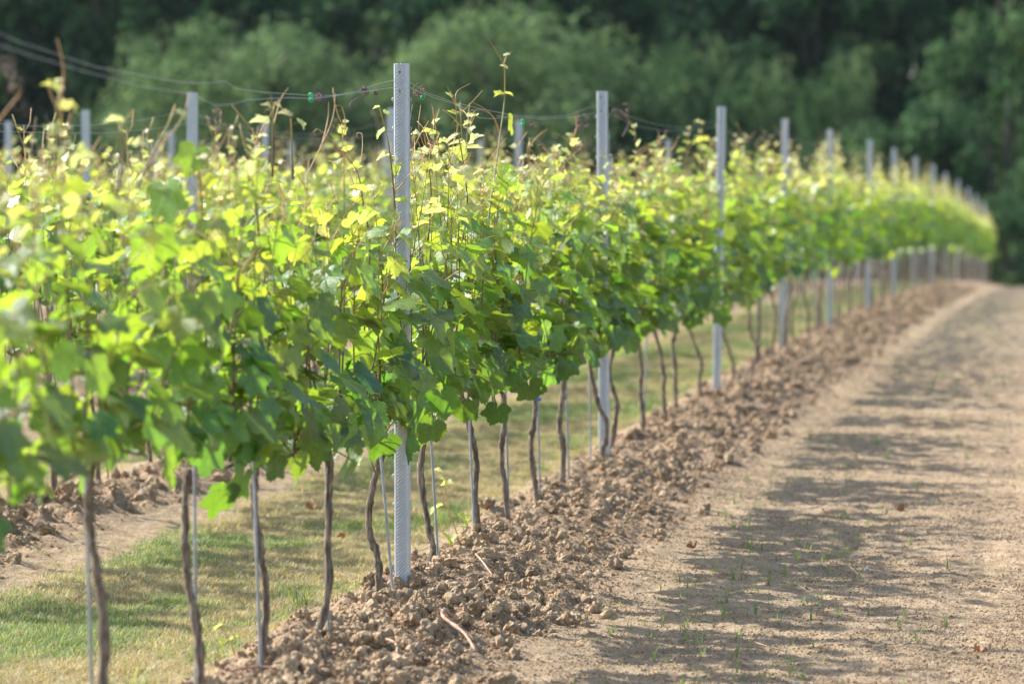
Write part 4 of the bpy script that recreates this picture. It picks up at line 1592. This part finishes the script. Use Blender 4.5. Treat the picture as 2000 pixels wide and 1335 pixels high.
# ------------------------------------------------------------------ woodland behind
def crown_mesh(seed, rx, rz, zc, n_cl, n_lf, size, age, mat_='tree_leaf'):
    r = random.Random(seed)
    q = np.random.RandomState(seed)
    lobes = []
    for k in range(n_cl):
        a = r.uniform(0, 6.28); e = math.asin(r.uniform(-.75, 1)); k_ = r.uniform(.55, .95)
        cx, cy_, cz = math.cos(a) * math.cos(e) * k_, math.sin(a) * math.cos(e) * k_, math.sin(e) * k_
        lobes.append((cx * rx, cy_ * rx, zc + cz * rz, r.uniform(.22, .40) * rx))
    V = []; Fc = []; Dt = []
    for (cx, cy_, cz, cr) in lobes:
        d = q.randn(n_lf, 3); d /= np.linalg.norm(d, axis=1)[:, None]
        rad = cr * (q.rand(n_lf) ** .45)
        c = np.array([cx, cy_, cz]) + d * rad[:, None] * np.array([1, 1, .85])
        nrm = d + q.randn(n_lf, 3) * .5 + np.array([0, 0, .35]); nrm /= np.linalg.norm(nrm, axis=1)[:, None]
        t = np.cross(nrm, q.randn(n_lf, 3)); t /= np.linalg.norm(t, axis=1)[:, None]
        b_ = np.cross(nrm, t)
        s = size * (.6 + .8 * q.rand(n_lf))[:, None]
        V.append(np.stack([c - t * s, c - b_ * s * .55, c + t * s, c + b_ * s * .55], 1).reshape(-1, 3))
        g = np.clip(age + .22 * r.gauss(0, 1) + .12 * q.randn(n_lf), 0, 1)
        Dt.append(np.repeat(np.stack([g, q.rand(n_lf), q.rand(n_lf)], 1), 4, axis=0))
    V = np.concatenate(V); Dt = np.concatenate(Dt)
    n = len(V) // 4
    me = bpy.data.meshes.new('crown')
    me.vertices.add(len(V)); me.vertices.foreach_set('co', V.astype('f').ravel())
    me.loops.add(4 * n); me.polygons.add(n)
    me.loops.foreach_set('vertex_index', np.arange(4 * n, dtype='i'))
    me.polygons.foreach_set('loop_start', np.arange(0, 4 * n, 4, dtype='i'))
    me.update(calc_edges=True)
    at = me.attributes.new('leafdata', 'FLOAT_COLOR', 'POINT')
    at.data.foreach_set('color', np.concatenate([Dt, np.ones((len(Dt), 1))], 1).astype('f').ravel())
    me.materials.append(M[mat_])
    return me, lobes


def trunk_and_limbs(seed, h, lobes, rad):
    r = random.Random(seed)
    mb = MB()
    pts = [(0, 0, -.3), (r.gauss(0, .1), r.gauss(0, .1), h * .35), (r.gauss(0, .2), r.gauss(0, .2), h * .8)]
    mb.tube(smooth_path(pts, 8), [rad * (1.3 - .13 * i) for i in range(8)], 8)
    t = mb.mesh('trunk', [M['tree_bark']])
    limbs = []
    for (cx, cy_, cz, cr) in lobes[:8]:
        mb = MB()
        mb.tube(smooth_path([(0, 0, h * r.uniform(.25, .5)), (cx * .4, cy_ * .4, cz * .75), (cx, cy_, cz)], 6), [rad * .4 * (1 - .13 * i) for i in range(6)], 5)
        limbs.append(mb.mesh('limb', [M['tree_bark']]))
    return t, limbs


KIND = {}


def kind(name, seed, rx, rz, zc, n_cl, n_lf, size, age):
    cm, lobes = crown_mesh(seed, rx, rz, zc, n_cl, n_lf, size, age)
    KIND[name] = (cm,) + trunk_and_limbs(seed + 1, zc, lobes, .045 * rx + .08)


kind('round', 1, 1, 1, 1.05, 110, 230, .025, .98)       # unit-size crowns, scaled per tree
kind('round2', 2, 1, 1, 1.05, 70, 220, .03, .62)
kind('tall', 3, 1, 2.2, 2.4, 44, 150, .065, .3)
kind('tall2', 4, 1, 1.7, 1.95, 38, 150, .065, .22)
kind('bush', 5, 1, .8, .72, 40, 160, .045, .42)
kind('pale', 6, 1, 1.15, 1.15, 50, 170, .04, .55)


def tree(kname, x, y, w, h, lab, grp, cat='tree', name='woodland_tree'):
    cm, tm, lm = KIND[kname]
    root = link(name, None)
    root.location = (x, y, gz(x, y) - .2)
    root.rotation_euler = (0, 0, rng.uniform(0, 6.28))
    base_h = {'round': 2.1, 'round2': 2.1, 'tall': 4.6, 'tall2': 3.65, 'bush': 1.55, 'pale': 2.3}[kname]
    root.scale = (w / 2, w / 2, h / base_h)
    link('trunk', tm, root)
    for l_ in lm:
        link('limb', l_, root)
    link('crown', cm, root)
    tag(root, lab, cat, grp)


def at_px(px, dist):
    d = (CF * FPX + CR * (px - 1000)); d.z = 0; d.normalize()
    return d.x * dist, d.y * dist


def top_h(px, py, dist):
    x, y = at_px(px, dist)
    return CAM.z + (310 - py) / FPX * dist - gz(x, y) + .2, x, y


SPEC = [  # kind, photo px of centre, py of top, distance, width m, label
    ('round', 480, 35, 118, 9.2, 'broad mid green tree with rounded top behind the left of the vineyard'),
    ('round', 1010, 5, 120, 10.5, 'large round soft green tree behind the sharp post and tall shoot'),
    ('round', 700, 150, 122, 6.0, 'lower green tree filling the dip between the two broad round trees'),
    ('round2', 1340, 62, 126, 4.4, 'round topped tree right of the large soft green one'),
    ('round2', 1480, 108, 124, 3.6, 'small domed tree third from the large soft green one'),
    ('bush', 1250, 200, 120, 4.2, 'green bush low in front of the domed trees'),
    ('round2', 1640, 92, 130, 3.6, 'narrow rounded tree above the far posts of the front row'),
    ('bush', 1800, 190, 112, 5.0, 'fresh green bush above the far end of the vine rows'),
    ('pale', 1960, 20, 116, 5.4, 'olive brown leaved tree at the right edge'),
    ('bush', 1960, 380, 104, 3.6, 'dark green bush beside the end of the front row'),
    ('bush', 2080, 300, 108, 4.5, 'dark green bush just outside the end of the track'),
    ('bush', 1380, 250, 118, 3.6, 'low bush behind the third front row post'),
    ('bush', 1620, 260, 118, 4.4, 'low dark bush behind the fifth front row post'),
    ('bush', 250, 200, 120, 6, 'dark bush under the shaded trees at the left'),
]
for kn, px, py, dist, w, lab in SPEC:
    h, x, y = top_h(px, py, dist)
    tree(kn, x, y, w, h, lab, 'trees and bushes at the wood edge', 'bush' if kn == 'bush' else 'tree', 'bush' if kn == 'bush' else 'woodland_tree')
for k in range(15):
    px = -500 + 205 * k + rng.uniform(-40, 40)
    dist = rng.uniform(134, 142)
    x, y = at_px(px, dist)
    tree(['tall', 'tall2'][k % 2], x, y, rng.uniform(5.5, 7.5), rng.uniform(13, 17), 'tall dark tree in the shaded wood behind the nearer round trees', 'tall dark woodland trees')
for k in range(18):
    px = -600 + 180 * k + rng.uniform(-40, 40)
    dist = rng.uniform(150, 160)
    x, y = at_px(px, dist)
    tree(['tall2', 'tall'][k % 2], x, y, rng.uniform(7, 9), rng.uniform(17, 22), 'tree deep in the dark wood, farther up the slope', 'trees up the wooded slope')
for k in range(16):
    px = -600 + 200 * k
    x, y = at_px(px, 128)
    tree('bush', x, y, rng.uniform(5, 6.5), rng.uniform(3.5, 5), 'shaded undergrowth bush below the tall dark trees', 'shaded undergrowth bushes', 'bush', 'bush')
# far wood on the hillside reads as one mass
n = 260
px_ = rs.uniform(-2500, 4500, n); di = 172 + 190 * rs.rand(n) ** 1.3
P_ = np.array([(*at_px(a, d_),) for a, d_ in zip(px_, di)])
pz = ground_z(P_[:, 0], P_[:, 1]) - .5
s = 3.5 + 2 * rs.rand(n)
scatter('far_wood', np.column_stack([P_, pz]), np.column_stack([np.zeros(n), np.zeros(n), rs.rand(n) * 6.28]), np.column_stack([s, s, s * 1.0]), rs.randint(0, 2, n), [KIND['tall'][0], KIND['tall2'][0]], 'dark wood covering the hillside behind the vineyard')

# ------------------------------------------------------------------ thin summer haze
bm = bmesh.new()
bmesh.ops.create_cube(bm, size=1)
me = bpy.data.meshes.new('haze'); bm.to_mesh(me); bm.free()
hz = link('haze', me)
hz.scale = (1400, 1500, 120); hz.location = (0, 450, 120 / 2 - 5.5)
tag(hz, 'thin pale summer haze over the vineyard and the wood', kind='stuff')
m = bpy.data.materials.new('haze'); m.use_nodes = True
nt = m.node_tree
nt.nodes.remove(nt.nodes['Principled BSDF'])
pv = nt.nodes.new('ShaderNodeVolumePrincipled')
pv.inputs['Color'].default_value = (.80, .95, 1.0, 1)
pv.inputs['Density'].default_value = .00007
pv.inputs['Anisotropy'].default_value = .2
nt.links.new(pv.outputs[0], nt.nodes['Material Output'].inputs['Volume'])
me.materials.append(m)
